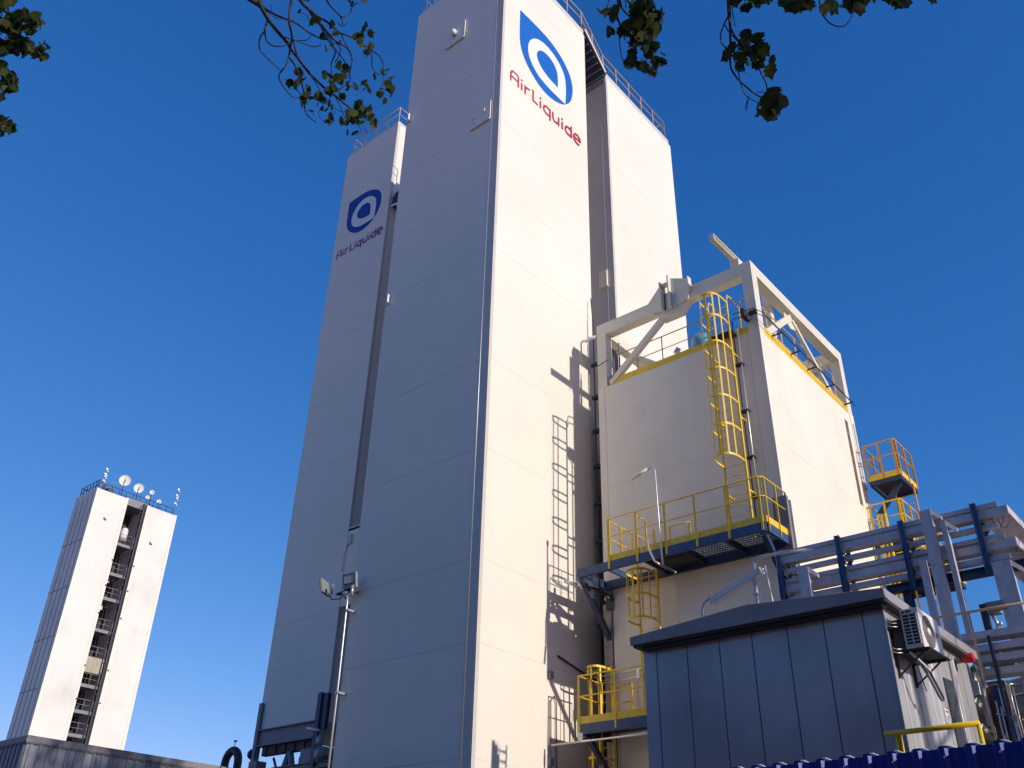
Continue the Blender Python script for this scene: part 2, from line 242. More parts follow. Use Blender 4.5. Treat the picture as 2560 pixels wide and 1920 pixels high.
LEFT_LEAVES=[[-4.41,0.64,6.1,0.058],[-4.22,0.6,5.89,0.061],[-4.34,0.62,5.97,0.073],[-4.48,0.65,6.18,0.073],[-4.47,0.62,6.11,0.066],[-4.45,0.61,6.05,0.054],[-4.39,0.6,6.05,0.054],[-4.51,0.63,6.18,0.069],[-4.46,0.61,6.07,0.058],[-4.3,0.6,5.93,0.063],[-4.46,0.65,6.15,0.056],[-4.37,0.6,5.98,0.053],[-4.41,0.61,6.03,0.064],[-4.37,0.59,6.01,0.064],[-4.33,0.63,6.01,0.073],[-4.52,0.65,6.16,0.063],[-4.47,0.69,6.1,0.069],[-4.58,0.75,6.2,0.054],[-4.46,0.72,6.06,0.066],[-4.33,0.67,5.9,0.061],[-4.47,0.69,6.07,0.061],[-4.5,0.7,6.08,0.059],[-4.5,0.71,6.09,0.053],[-4.52,0.74,6.21,0.056],[-4.5,0.73,6.15,0.07],[-4.35,0.73,6.0,0.06],[-4.39,0.71,5.98,0.055],[-4.54,0.76,6.09,0.068],[-4.34,0.75,6.01,0.07],[-4.33,0.67,5.87,0.066],[-4.28,0.71,5.86,0.067],[-4.48,0.74,6.14,0.074],[-4.59,0.77,6.15,0.053],[-4.54,0.7,6.13,0.07],[-4.55,0.76,6.12,0.072],[-4.48,0.74,6.14,0.068],[-4.27,0.67,5.87,0.066],[-4.27,0.68,5.9,0.065],[-4.32,0.7,5.87,0.061],[-4.38,0.75,6.03,0.072],[-4.46,0.7,6.0,0.058],[-4.46,0.7,6.09,0.062],[-4.55,0.75,6.15,0.068],[-4.51,0.72,6.08,0.073],[-4.52,0.73,6.12,0.06],[-4.39,0.7,5.97,0.071],[-4.45,0.7,6.08,0.066],[-4.47,0.72,6.09,0.063],[-4.53,0.75,6.17,0.072],[-4.55,0.79,6.17,0.058],[-4.32,0.66,5.89,0.058],[-4.36,0.71,6.02,0.06],[-4.3,0.7,5.92,0.06],[-4.44,0.7,6.06,0.065],[-4.45,0.72,6.07,0.063],[-4.42,0.69,5.97,0.071],[-4.37,0.68,5.94,0.066],[-4.43,0.76,6.06,0.073],[-4.3,0.7,5.89,0.053],[-4.35,0.68,5.92,0.07],[-4.59,0.72,6.15,0.068],[-4.38,0.71,6.02,0.069],[-4.27,0.71,5.95,0.054],[-4.28,0.74,5.88,0.055],[-4.58,0.7,6.14,0.056],[-4.45,0.74,6.1,0.063],[-4.43,0.79,6.07,0.074],[-4.2,0.74,5.9,0.075],[-4.51,0.81,6.17,0.06],[-4.23,0.76,5.9,0.064],[-4.48,0.81,6.16,0.054],[-4.41,0.77,6.07,0.071],[-4.39,0.77,6.06,0.067],[-4.31,0.76,5.99,0.072],[-4.32,0.76,5.97,0.074],[-4.34,0.79,6.0,0.066],[-4.29,0.79,5.97,0.064],[-4.24,0.78,5.92,0.063],[-4.24,0.79,5.89,0.058],[-4.35,0.76,5.91,0.053],[-4.52,0.81,6.12,0.052],[-4.36,0.77,5.92,0.054],[-4.53,0.82,6.12,0.066],[-4.36,0.77,5.93,0.066],[-4.29,0.76,5.85,0.057],[-4.42,0.8,6.0,0.067],[-4.32,0.76,5.9,0.052],[-4.35,0.66,5.89,0.058],[-4.46,0.68,5.99,0.065],[-4.3,0.65,5.82,0.051],[-4.46,0.68,6.02,0.061],[-4.42,0.67,5.96,0.06],[-4.53,0.69,6.11,0.065],[-4.33,0.65,5.9,0.058],[-4.54,0.69,6.12,0.066],[-4.49,0.67,6.02,0.054],[-4.58,0.67,6.12,0.066],[-4.58,0.66,6.11,0.051],[-4.43,0.63,5.96,0.063],[-4.32,0.62,5.84,0.053],[-4.53,0.68,6.0,0.067],[-4.66,0.7,6.14,0.053],[-4.47,0.68,5.94,0.055],[-4.61,0.69,6.07,0.061],[-4.57,0.76,6.07,0.051],[-4.4,0.73,5.92,0.051],[-4.41,0.72,5.94,0.059],[-4.32,0.68,5.83,0.055],[-4.37,0.72,5.91,0.051],[-4.37,0.72,5.86,0.065],[-4.35,0.69,5.81,0.063],[-4.33,0.68,5.84,0.065],[-4.56,0.74,6.02,0.06],[-4.51,0.73,6.0,0.068],[-4.65,0.73,6.16,0.062],[-4.3,0.7,5.81,0.053],[-4.54,0.75,5.98,0.058],[-4.45,0.69,5.81,0.059],[-4.41,0.72,5.8,0.057],[-4.51,0.75,5.92,0.061],[-4.53,0.76,5.93,0.05],[-4.61,0.72,5.97,0.057],[-4.47,0.73,5.91,0.056],[-4.47,0.7,5.89,0.066],[-4.67,0.74,6.06,0.06],[-4.63,0.75,5.98,0.067],[-4.53,0.75,5.92,0.062],[-4.51,0.76,5.93,0.057],[-4.6,0.75,5.96,0.065],[-4.48,0.73,5.93,0.055],[-4.67,0.74,6.06,0.059],[-4.48,0.74,5.91,0.064],[-4.66,0.73,6.02,0.069],[-4.7,0.76,6.09,0.065],[-4.38,0.73,5.81,0.065],[-4.47,0.7,5.83,0.065],[-4.51,0.74,5.92,0.054],[-4.67,0.73,6.03,0.054],[-4.33,0.74,5.8,0.06],[-4.5,0.79,5.98,0.059],[-4.38,0.77,5.87,0.066],[-4.43,0.79,5.89,0.06],[-4.66,0.81,6.1,0.058],[-4.49,0.79,5.94,0.056],[-4.44,0.78,5.89,0.067],[-4.57,0.81,6.07,0.049],[-4.57,0.81,6.02,0.054],[-4.63,0.79,6.1,0.06],[-4.45,0.8,5.94,0.068],[-4.53,0.83,6.01,0.067],[-4.59,0.79,6.05,0.062],[-4.52,0.74,5.85,0.05],[-4.57,0.75,5.89,0.055],[-4.43,0.72,5.8,0.06],[-4.39,0.71,5.71,0.068],[-4.39,0.7,5.72,0.056],[-4.46,0.72,5.77,0.051],[-4.7,0.75,6.02,0.058],[-4.46,0.71,5.8,0.054],[-4.5,0.77,5.91,0.064],[-4.7,0.82,6.06,0.055],[-4.47,0.77,5.83,0.062],[-4.42,0.8,5.87,0.06],[-4.56,0.77,5.93,0.057],[-4.54,0.82,5.95,0.065],[-4.45,0.75,5.84,0.052],[-4.63,0.84,6.05,0.068],[-4.58,0.83,5.98,0.048],[-4.53,0.78,5.93,0.06],[-4.67,0.84,6.1,0.051],[-4.53,0.81,5.95,0.061],[-4.6,0.78,5.96,0.053],[-4.42,0.81,5.84,0.052],[-4.49,0.83,5.92,0.056],[-4.53,0.82,5.98,0.056],[-4.53,0.83,5.94,0.055],[-4.35,0.85,5.83,0.058],[-4.61,0.86,6.02,0.05],[-4.51,0.83,5.93,0.055],[-4.47,0.83,5.94,0.06],[-4.5,0.88,5.98,0.049],[-4.55,0.86,6.0,0.055],[-4.55,0.89,6.02,0.069],[-4.51,0.88,5.99,0.048],[-4.5,0.88,5.98,0.06],[-4.67,0.89,6.1,0.055],[-4.34,0.81,5.8,0.051],[-4.35,0.86,5.85,0.061],[-4.61,0.93,6.16,0.053],[-4.31,0.85,5.87,0.057],[-4.35,0.88,5.88,0.049],[-4.46,0.87,5.99,0.048],[-4.36,0.86,5.87,0.049],[-4.38,0.89,5.92,0.052],[-4.5,0.91,5.96,0.059],[-4.41,0.86,5.84,0.069],[-4.41,0.89,5.86,0.06],[-4.5,0.92,5.97,0.053],[-4.38,0.88,5.84,0.063],[-4.44,0.87,5.88,0.062],[-4.64,0.85,6.02,0.059],[-4.38,0.8,5.77,0.054],[-4.65,0.85,6.03,0.057],[-4.72,0.79,5.91,0.055],[-4.43,0.74,5.67,0.05],[-4.51,0.74,5.73,0.06],[-4.69,0.79,5.9,0.054],[-4.65,0.78,5.82,0.053],[-4.47,0.75,5.66,0.066],[-4.52,0.75,5.76,0.056],[-4.75,0.81,5.93,0.053],[-4.51,0.76,5.71,0.065],[-4.67,0.8,5.75,0.064],[-4.57,0.82,5.65,0.059],[-4.67,0.83,5.75,0.054],[-4.81,0.85,5.87,0.054],[-4.77,0.84,5.81,0.066],[-4.63,0.79,5.73,0.063],[-4.75,0.81,5.9,0.062],[-4.6,0.79,5.69,0.055],[-4.78,0.82,5.94,0.065],[-4.72,0.83,5.76,0.052],[-4.54,0.79,5.73,0.065],[-4.79,0.86,5.84,0.056],[-4.71,0.81,5.87,0.062],[-4.62,0.8,5.8,0.062],[-4.85,0.83,5.9,0.069],[-4.64,0.82,5.75,0.07],[-4.68,0.8,5.84,0.071],[-4.54,0.79,5.64,0.074],[-4.68,0.84,5.74,0.054],[-4.59,0.81,5.72,0.053],[-4.65,0.84,5.74,0.064],[-4.72,0.86,5.88,0.068],[-4.81,0.85,5.91,0.071],[-4.55,0.83,5.64,0.068],[-4.83,0.87,5.93,0.056],[-4.54,0.84,5.64,0.071],[-4.59,0.86,5.71,0.066],[-4.75,0.84,5.89,0.055],[-4.73,0.85,5.91,0.067],[-4.49,0.83,5.63,0.071],[-4.47,0.82,5.65,0.07],[-4.69,0.85,5.78,0.06],[-4.63,0.83,5.79,0.072],[-4.7,0.86,5.85,0.074],[-4.79,0.86,5.9,0.065],[-4.71,0.83,5.86,0.065],[-4.62,0.83,5.75,0.059],[-4.81,0.86,5.8,0.056],[-4.66,0.83,5.66,0.064],[-4.52,0.81,5.57,0.061],[-4.84,0.87,5.82,0.055],[-4.6,0.88,5.49,0.064],[-4.84,0.92,5.66,0.05],[-4.76,0.9,5.63,0.062],[-4.9,0.92,5.72,0.062],[-4.69,0.89,5.57,0.062],[-4.77,0.91,5.61,0.059],[-4.74,0.92,5.54,0.052],[-4.88,0.93,5.63,0.044],[-4.97,0.97,5.68,0.046],[-4.78,0.93,5.57,0.047],[-4.75,0.92,5.55,0.047],[-4.93,0.96,5.69,0.06],[-4.86,0.96,5.68,0.054],[-4.89,0.97,5.7,0.068],[-4.94,0.99,5.75,0.068],[-4.87,0.96,5.7,0.059],[-4.7,0.93,5.56,0.049],[-4.74,0.94,5.54,0.051],[-4.72,0.95,5.53,0.06],[-4.76,0.96,5.56,0.052],[-4.72,0.97,5.56,0.051],[-4.61,0.94,5.46,0.057],[-4.44,0.53,5.92,0.053],[-4.32,0.52,5.84,0.054],[-4.3,0.55,5.86,0.059],[-4.66,0.57,6.11,0.072],[-4.34,0.6,5.93,0.066],[-4.54,0.55,6.02,0.054],[-4.52,0.6,6.09,0.064],[-4.33,0.57,5.95,0.067],[-4.57,0.53,6.06,0.055],[-4.38,0.55,5.88,0.059],[-4.5,0.59,5.99,0.071],[-4.59,0.56,6.17,0.062],[-4.48,0.53,5.96,0.052],[-4.42,0.52,5.98,0.059],[-4.41,0.54,5.94,0.056],[-4.65,0.58,6.11,0.064],[-4.61,0.59,6.18,0.053],[-4.47,0.57,6.01,0.073],[-4.3,0.54,5.9,0.066],[-4.6,0.52,6.08,0.063],[-4.38,0.61,5.98,0.054],[-4.54,0.57,6.08,0.065],[-4.41,0.61,6.0,0.054],[-4.43,0.59,6.02,0.067],[-4.51,0.57,6.09,0.055],[-4.38,0.62,5.98,0.065],[-4.48,0.59,6.09,0.06],[-4.53,0.54,6.1,0.06],[-4.6,0.59,6.13,0.069],[-4.6,0.63,6.11,0.055],[-4.68,0.63,5.97,0.072],[-4.46,0.68,5.8,0.058],[-4.74,0.69,5.89,0.058],[-4.53,0.71,5.75,0.072],[-4.49,0.63,5.9,0.06],[-4.6,0.64,5.81,0.074],[-4.75,0.69,5.99,0.052],[-4.7,0.69,5.85,0.071],[-4.53,0.62,5.83,0.064],[-4.66,0.73,5.92,0.057],[-4.68,0.69,6.01,0.066],[-4.66,0.63,5.92,0.067],[-4.66,0.62,5.97,0.054],[-4.51,0.68,5.73,0.053],[-4.72,0.73,5.94,0.063],[-4.44,0.68,5.69,0.056],[-4.45,0.67,5.67,0.072],[-4.53,0.7,5.78,0.065],[-4.75,0.65,6.0,0.062],[-4.64,0.66,5.95,0.063],[-4.65,0.66,5.9,0.073],[-4.47,0.6,5.81,0.058],[-4.43,0.62,5.81,0.062],[-4.57,0.69,5.95,0.067],[-4.64,0.65,5.99,0.055],[-4.44,0.6,5.83,0.058],[-4.47,0.69,5.67,0.074],[-4.4,0.6,5.73,0.059],[-4.48,0.67,5.78,0.074],[-4.5,0.7,5.79,0.061],[-4.69,0.65,5.85,0.068],[-4.58,0.68,5.88,0.06],[-4.59,0.61,5.95,0.065],[-4.73,0.73,6.06,0.054],[-4.62,0.67,5.89,0.072],[-4.73,0.71,5.96,0.074],[-4.73,0.69,5.93,0.054],[-4.49,0.68,5.7,0.064],[-4.59,0.64,5.97,0.058],[-4.61,0.65,5.98,0.065]]
MID_TWIGS=[[[[-3.545,1.306,6.413],[-3.441,1.579,6.316],[-3.38,1.578,6.18],[-3.394,1.657,6.136],[-3.477,1.763,6.215],[-3.52,1.873,6.242],[-3.47,1.878,6.15],[-3.395,1.895,6.027],[-3.413,1.994,6.006],[-3.489,2.104,6.092],[-3.511,2.177,6.108],[-3.424,2.208,6.0],[-3.345,2.228,5.897],[-3.364,2.306,5.92]],0.013,0.005],[[[-3.559,1.679,6.415],[-3.486,1.702,6.327],[-3.395,1.719,6.225],[-3.387,1.788,6.252],[-3.45,1.879,6.359],[-3.451,1.976,6.372],[-3.359,1.995,6.27],[-3.279,1.991,6.19]],0.008,0.004],[[[-3.162,1.629,6.406],[-3.295,1.719,6.321],[-3.279,1.718,6.167],[-3.26,1.723,6.052],[-3.332,1.794,6.07],[-3.444,1.859,6.143],[-3.483,1.884,6.101]],0.009,0.005],[[[-3.457,1.869,6.067],[-3.411,1.84,5.925],[-3.444,1.836,5.892],[-3.548,1.884,5.974],[-3.607,1.927,6.018],[-3.555,1.931,5.928],[-3.476,1.924,5.817],[-3.485,1.97,5.822],[-3.549,2.048,5.932]],0.005,0.003],[[[-3.501,1.899,6.113],[-3.441,1.906,6.017],[-3.378,1.905,5.898],[-3.423,1.977,5.88],[-3.534,2.072,5.944],[-3.591,2.12,5.93],[-3.526,2.119,5.814],[-3.45,2.128,5.723]],0.006,0.003],[[[-3.478,1.698,6.249],[-3.431,1.671,6.109],[-3.445,1.679,6.088],[-3.553,1.717,6.172],[-3.629,1.754,6.205],[-3.59,1.754,6.109],[-3.51,1.766,5.993],[-3.52,1.819,5.996],[-3.599,1.911,6.089]],0.006,0.003],[[[-3.481,1.7,6.138],[-3.579,1.764,6.216],[-3.574,1.788,6.193],[-3.478,1.777,6.082],[-3.415,1.788,6.044],[-3.443,1.844,6.144]],0.005,0.003],[[[-3.36,1.632,6.611],[-3.324,1.769,6.409],[-3.327,1.819,6.38],[-3.394,1.912,6.474],[-3.426,1.986,6.526],[-3.351,2.026,6.439],[-3.271,2.049,6.315],[-3.252,2.117,6.33],[-3.311,2.213,6.434]],0.012,0.004],[[[-3.404,1.904,6.484],[-3.446,1.975,6.514],[-3.379,1.994,6.417],[-3.311,2.008,6.299],[-3.328,2.078,6.306],[-3.381,2.197,6.405],[-3.403,2.252,6.415],[-3.348,2.236,6.298],[-3.319,2.216,6.189],[-3.377,2.254,6.219],[-3.476,2.332,6.297],[-3.51,2.334,6.281],[-3.497,2.262,6.141]],0.007,0.003],[[[-3.425,1.987,6.473],[-3.437,2.055,6.474],[-3.372,2.073,6.345],[-3.328,2.088,6.241],[-3.368,2.176,6.272],[-3.452,2.29,6.342],[-3.483,2.315,6.304]],0.006,0.003],[[[-3.255,1.892,6.252],[-3.327,1.967,6.322],[-3.401,2.063,6.376],[-3.375,2.088,6.311],[-3.295,2.069,6.188]],0.006,0.004],[[[-3.328,2.092,6.245],[-3.419,2.151,6.306],[-3.519,2.201,6.361],[-3.516,2.211,6.284],[-3.467,2.185,6.14]],0.005,0.003],[[[-3.32,2.082,6.287],[-3.314,2.115,6.264],[-3.415,2.183,6.341],[-3.502,2.216,6.371]],0.004,0.003],[[[-3.33,2.115,6.405],[-3.273,2.114,6.281],[-3.293,2.159,6.29]],0.004,0.003],[[[-3.279,1.806,6.626],[-3.374,1.978,6.668],[-3.376,2.014,6.636],[-3.298,2.013,6.506],[-3.259,2.041,6.441],[-3.331,2.116,6.501]],0.007,0.003],[[[-3.26,2.042,6.443],[-3.302,2.107,6.537],[-3.327,2.15,6.647],[-3.273,2.121,6.624],[-3.161,2.082,6.531]],0.004,0.003],[[[-3.361,2.101,6.519],[-3.283,2.088,6.415],[-3.268,2.104,6.462]],0.003,0.002],[[[-3.319,2.219,6.446],[-3.313,2.288,6.456],[-3.234,2.278,6.347],[-3.19,2.266,6.254],[-3.267,2.334,6.268],[-3.345,2.424,6.352],[-3.332,2.453,6.343]],0.004,0.003],[[[-3.185,2.243,6.274],[-3.228,2.349,6.346],[-3.294,2.433,6.408],[-3.301,2.459,6.317],[-3.271,2.437,6.157]],0.004,0.003],[[[-3.376,1.777,6.081],[-3.42,1.855,6.17],[-3.467,1.917,6.26],[-3.401,1.932,6.229],[-3.289,1.891,6.14]],0.004,0.002],[[[-3.354,1.819,6.081],[-3.393,1.909,6.168],[-3.432,1.995,6.253],[-3.369,2.005,6.221],[-3.28,1.955,6.119]],0.004,0.002],[[[-3.37,1.829,6.096],[-3.39,1.874,6.051],[-3.476,1.969,6.127],[-3.528,2.062,6.155]],0.005,0.004],[[[-3.511,1.837,6.25],[-3.405,1.853,6.155]],0.005,0.004],[[[-3.437,2.225,6.009],[-3.375,2.235,5.878],[-3.409,2.295,5.867]],0.004,0.002],[[[-3.408,2.007,5.99],[-3.406,2.052,5.959],[-3.493,2.138,6.036],[-3.546,2.197,6.078]],0.004,0.002],[[[-3.565,2.02,6.006],[-3.493,2.025,5.888],[-3.52,2.081,5.886]],0.003,0.002],[[[-3.382,1.624,6.165],[-3.369,1.654,6.153],[-3.438,1.727,6.253],[-3.469,1.778,6.318]],0.003,0.002],[[[-3.511,1.712,6.426],[-3.457,1.698,6.306]],0.002,0.002],[[[-3.318,1.796,6.277],[-3.292,1.837,6.268],[-3.374,1.901,6.361],[-3.399,1.937,6.435]],0.002,0.002],[[[-3.395,2.292,6.143],[-3.313,2.28,6.039],[-3.305,2.304,6.079]],0.002,0.002],[[[-3.396,2.413,5.941],[-3.336,2.39,5.826],[-3.362,2.436,5.826]],0.002,0.002],[[[-3.429,2.407,5.919],[-3.356,2.396,5.806],[-3.415,2.397,5.806]],0.002,0.001],[[[-3.46,2.151,5.88],[-3.486,2.158,5.843],[-3.573,2.238,5.922],[-3.607,2.301,5.975]],0.002,0.002],[[[-3.471,2.253,5.968],[-3.387,2.24,5.867],[-3.391,2.275,5.892]],0.002,0.002]]
MID_LEAVES=[[-3.21,1.78,6.28,0.043],[-3.36,1.85,6.48,0.054],[-3.32,1.8,6.29,0.04],[-3.35,1.95,6.38,0.052],[-3.34,1.92,6.35,0.066],[-3.3,1.88,6.25,0.047],[-3.34,2.04,6.43,0.066],[-3.34,2.04,6.41,0.06],[-3.26,2.03,6.28,0.057],[-3.32,2.06,6.36,0.049],[-3.18,1.98,6.15,0.059],[-3.43,2.06,6.4,0.052],[-3.33,1.99,6.26,0.054],[-3.27,1.99,6.1,0.055],[-3.24,1.98,6.07,0.05],[-3.16,1.96,6.02,0.052],[-3.32,2.07,6.23,0.054],[-3.23,2.05,6.18,0.042],[-3.06,2.09,6.21,0.044],[-3.03,2.08,6.21,0.046],[-3.01,2.11,6.16,0.053],[-2.97,2.06,6.1,0.063],[-3.2,2.18,6.36,0.061],[-3.02,2.12,6.17,0.061],[-3.06,2.08,6.16,0.072],[-2.97,2.08,6.08,0.058],[-3.1,2.08,6.13,0.072],[-3.29,2.24,6.41,0.061],[-3.24,2.21,6.33,0.069],[-3.08,2.07,6.13,0.072],[-3.2,2.25,6.34,0.067],[-3.15,2.24,6.29,0.068],[-3.25,2.29,6.4,0.054],[-3.27,2.28,6.35,0.055],[-3.05,2.14,6.02,0.056],[-3.57,2.01,6.15,0.073],[-3.61,2.04,6.2,0.065],[-3.55,2.03,6.11,0.062],[-3.5,2.01,6.02,0.067],[-3.62,2.05,6.17,0.069],[-3.65,2.01,6.1,0.067],[-3.65,2.02,6.11,0.062],[-3.71,2.05,6.17,0.057],[-3.69,2.04,6.13,0.067],[-3.63,2.05,6.1,0.054],[-3.47,1.97,5.95,0.071],[-3.45,1.95,5.88,0.072],[-3.5,2.04,6.02,0.051],[-3.57,2.1,6.09,0.044],[-3.51,2.07,6.0,0.058],[-3.25,2.08,6.03,0.066],[-3.47,2.21,6.3,0.061],[-3.27,2.1,6.05,0.067],[-3.29,2.14,6.01,0.075],[-3.3,2.17,6.08,0.058],[-3.36,2.2,6.17,0.058],[-3.41,2.24,6.27,0.063],[-3.35,2.19,6.15,0.057],[-3.25,2.12,5.96,0.07],[-3.23,2.07,5.9,0.052],[-3.48,2.27,6.24,0.056],[-3.38,2.18,6.1,0.073],[-3.43,2.18,6.13,0.069],[-3.34,2.11,5.98,0.062],[-3.51,2.21,6.21,0.058],[-3.34,2.1,6.01,0.056],[-3.5,2.16,6.18,0.04],[-3.31,2.04,5.96,0.045],[-3.37,2.15,5.98,0.074],[-3.28,2.09,5.88,0.074],[-3.29,2.09,5.89,0.058],[-3.31,2.13,5.9,0.057],[-3.34,2.11,5.89,0.07],[-3.49,2.28,6.23,0.045],[-3.25,2.12,5.91,0.041],[-3.22,2.15,5.89,0.063],[-3.41,2.28,6.12,0.058],[-3.36,2.36,6.23,0.058],[-3.35,2.36,6.14,0.06],[-3.36,2.36,6.21,0.058],[-3.23,2.29,6.03,0.062],[-3.24,2.29,6.03,0.057],[-3.38,2.35,6.21,0.065],[-3.3,2.26,6.05,0.053],[-3.45,2.37,6.24,0.052],[-3.36,2.41,6.18,0.05],[-3.27,2.42,6.29,0.054],[-3.17,2.38,6.17,0.049],[-3.23,2.42,6.28,0.062],[-3.19,2.37,6.18,0.055],[-3.23,2.34,6.15,0.054],[-3.17,2.4,6.09,0.064],[-3.07,2.34,6.0,0.054],[-3.21,2.46,6.16,0.055],[-3.23,2.46,6.25,0.066],[-3.24,2.47,6.16,0.053],[-3.14,2.4,6.02,0.072],[-3.13,2.41,5.98,0.061],[-3.15,2.41,6.04,0.074],[-3.18,2.36,5.97,0.057],[-3.21,2.39,6.03,0.047],[-3.28,2.44,6.16,0.052],[-3.19,2.41,5.96,0.051],[-3.4,2.0,5.81,0.058],[-3.43,2.02,5.84,0.069],[-3.53,2.11,5.97,0.055],[-3.67,2.17,6.16,0.056],[-3.43,2.02,5.83,0.074],[-3.54,2.17,6.04,0.073],[-3.36,2.06,5.8,0.069],[-3.36,2.05,5.82,0.059],[-3.62,2.24,6.17,0.056],[-3.61,2.3,6.14,0.049],[-3.52,2.24,6.03,0.066],[-3.38,2.11,5.84,0.058],[-3.43,2.2,5.91,0.064],[-3.34,2.15,5.79,0.051],[-3.59,2.09,5.98,0.052],[-3.52,2.07,5.9,0.063],[-3.65,2.13,6.02,0.068],[-3.5,2.05,5.89,0.063],[-3.52,2.06,5.91,0.058],[-3.46,2.09,5.79,0.045],[-3.54,2.15,5.88,0.046],[-3.52,2.31,6.15,0.063],[-3.29,2.2,5.89,0.066],[-3.46,2.29,6.09,0.053],[-3.27,2.27,5.84,0.049],[-3.35,2.31,5.96,0.055],[-3.31,2.31,5.94,0.062],[-3.49,2.44,6.13,0.053],[-3.38,2.34,6.0,0.056],[-3.31,2.39,5.98,0.051],[-3.46,2.5,6.16,0.051],[-3.2,2.31,5.82,0.065],[-3.31,2.34,5.87,0.056],[-3.32,2.32,5.83,0.066],[-3.54,2.44,6.11,0.076],[-3.26,2.25,5.77,0.067],[-3.24,2.33,5.79,0.065],[-3.54,2.4,6.1,0.061],[-3.46,2.48,6.12,0.076],[-3.26,2.29,5.81,0.07],[-3.37,2.39,5.95,0.067],[-3.33,2.36,5.95,0.058],[-3.38,2.3,5.87,0.062],[-3.3,2.28,5.81,0.07],[-3.44,2.35,5.95,0.065],[-3.47,2.4,6.05,0.067],[-3.41,2.39,6.01,0.058],[-3.4,2.38,5.96,0.068],[-3.53,2.47,6.1,0.073],[-3.36,2.34,5.85,0.064],[-3.33,2.31,5.82,0.068],[-3.47,2.4,5.98,0.064],[-3.35,2.37,5.85,0.076],[-3.33,2.33,5.84,0.08],[-3.34,2.39,5.93,0.069],[-3.44,2.45,6.06,0.054],[-3.4,2.48,6.04,0.065],[-3.23,2.31,5.76,0.06],[-3.34,2.43,5.94,0.073],[-3.33,2.45,5.87,0.054],[-3.22,2.36,5.76,0.059],[-3.43,2.5,6.0,0.069],[-3.39,2.51,5.99,0.072],[-3.32,2.25,5.79,0.067],[-3.4,2.32,5.92,0.063],[-3.49,2.37,5.95,0.067],[-3.34,2.23,5.74,0.066],[-3.39,2.29,5.81,0.052],[-3.44,2.35,5.81,0.052],[-3.35,2.34,5.74,0.066],[-3.47,2.52,5.97,0.049],[-3.34,2.41,5.8,0.058],[-3.65,2.34,6.09,0.059],[-3.46,2.24,5.86,0.054],[-3.62,2.33,6.06,0.058],[-3.57,2.29,5.94,0.052],[-3.39,2.17,5.72,0.068],[-3.39,2.18,5.73,0.065],[-3.65,2.31,5.99,0.055],[-3.35,2.18,5.78,0.041],[-3.11,1.99,6.41,0.048],[-2.94,1.89,6.17,0.048],[-2.9,1.95,6.18,0.053],[-3.05,2.03,6.4,0.058],[-3.05,2.06,6.43,0.046],[-3.17,2.05,6.49,0.046],[-3.48,2.16,5.9,0.044],[-3.49,2.14,5.91,0.041],[-3.52,1.78,6.36,0.044],[-3.56,2.25,6.01,0.043],[-3.62,2.26,6.07,0.044]]
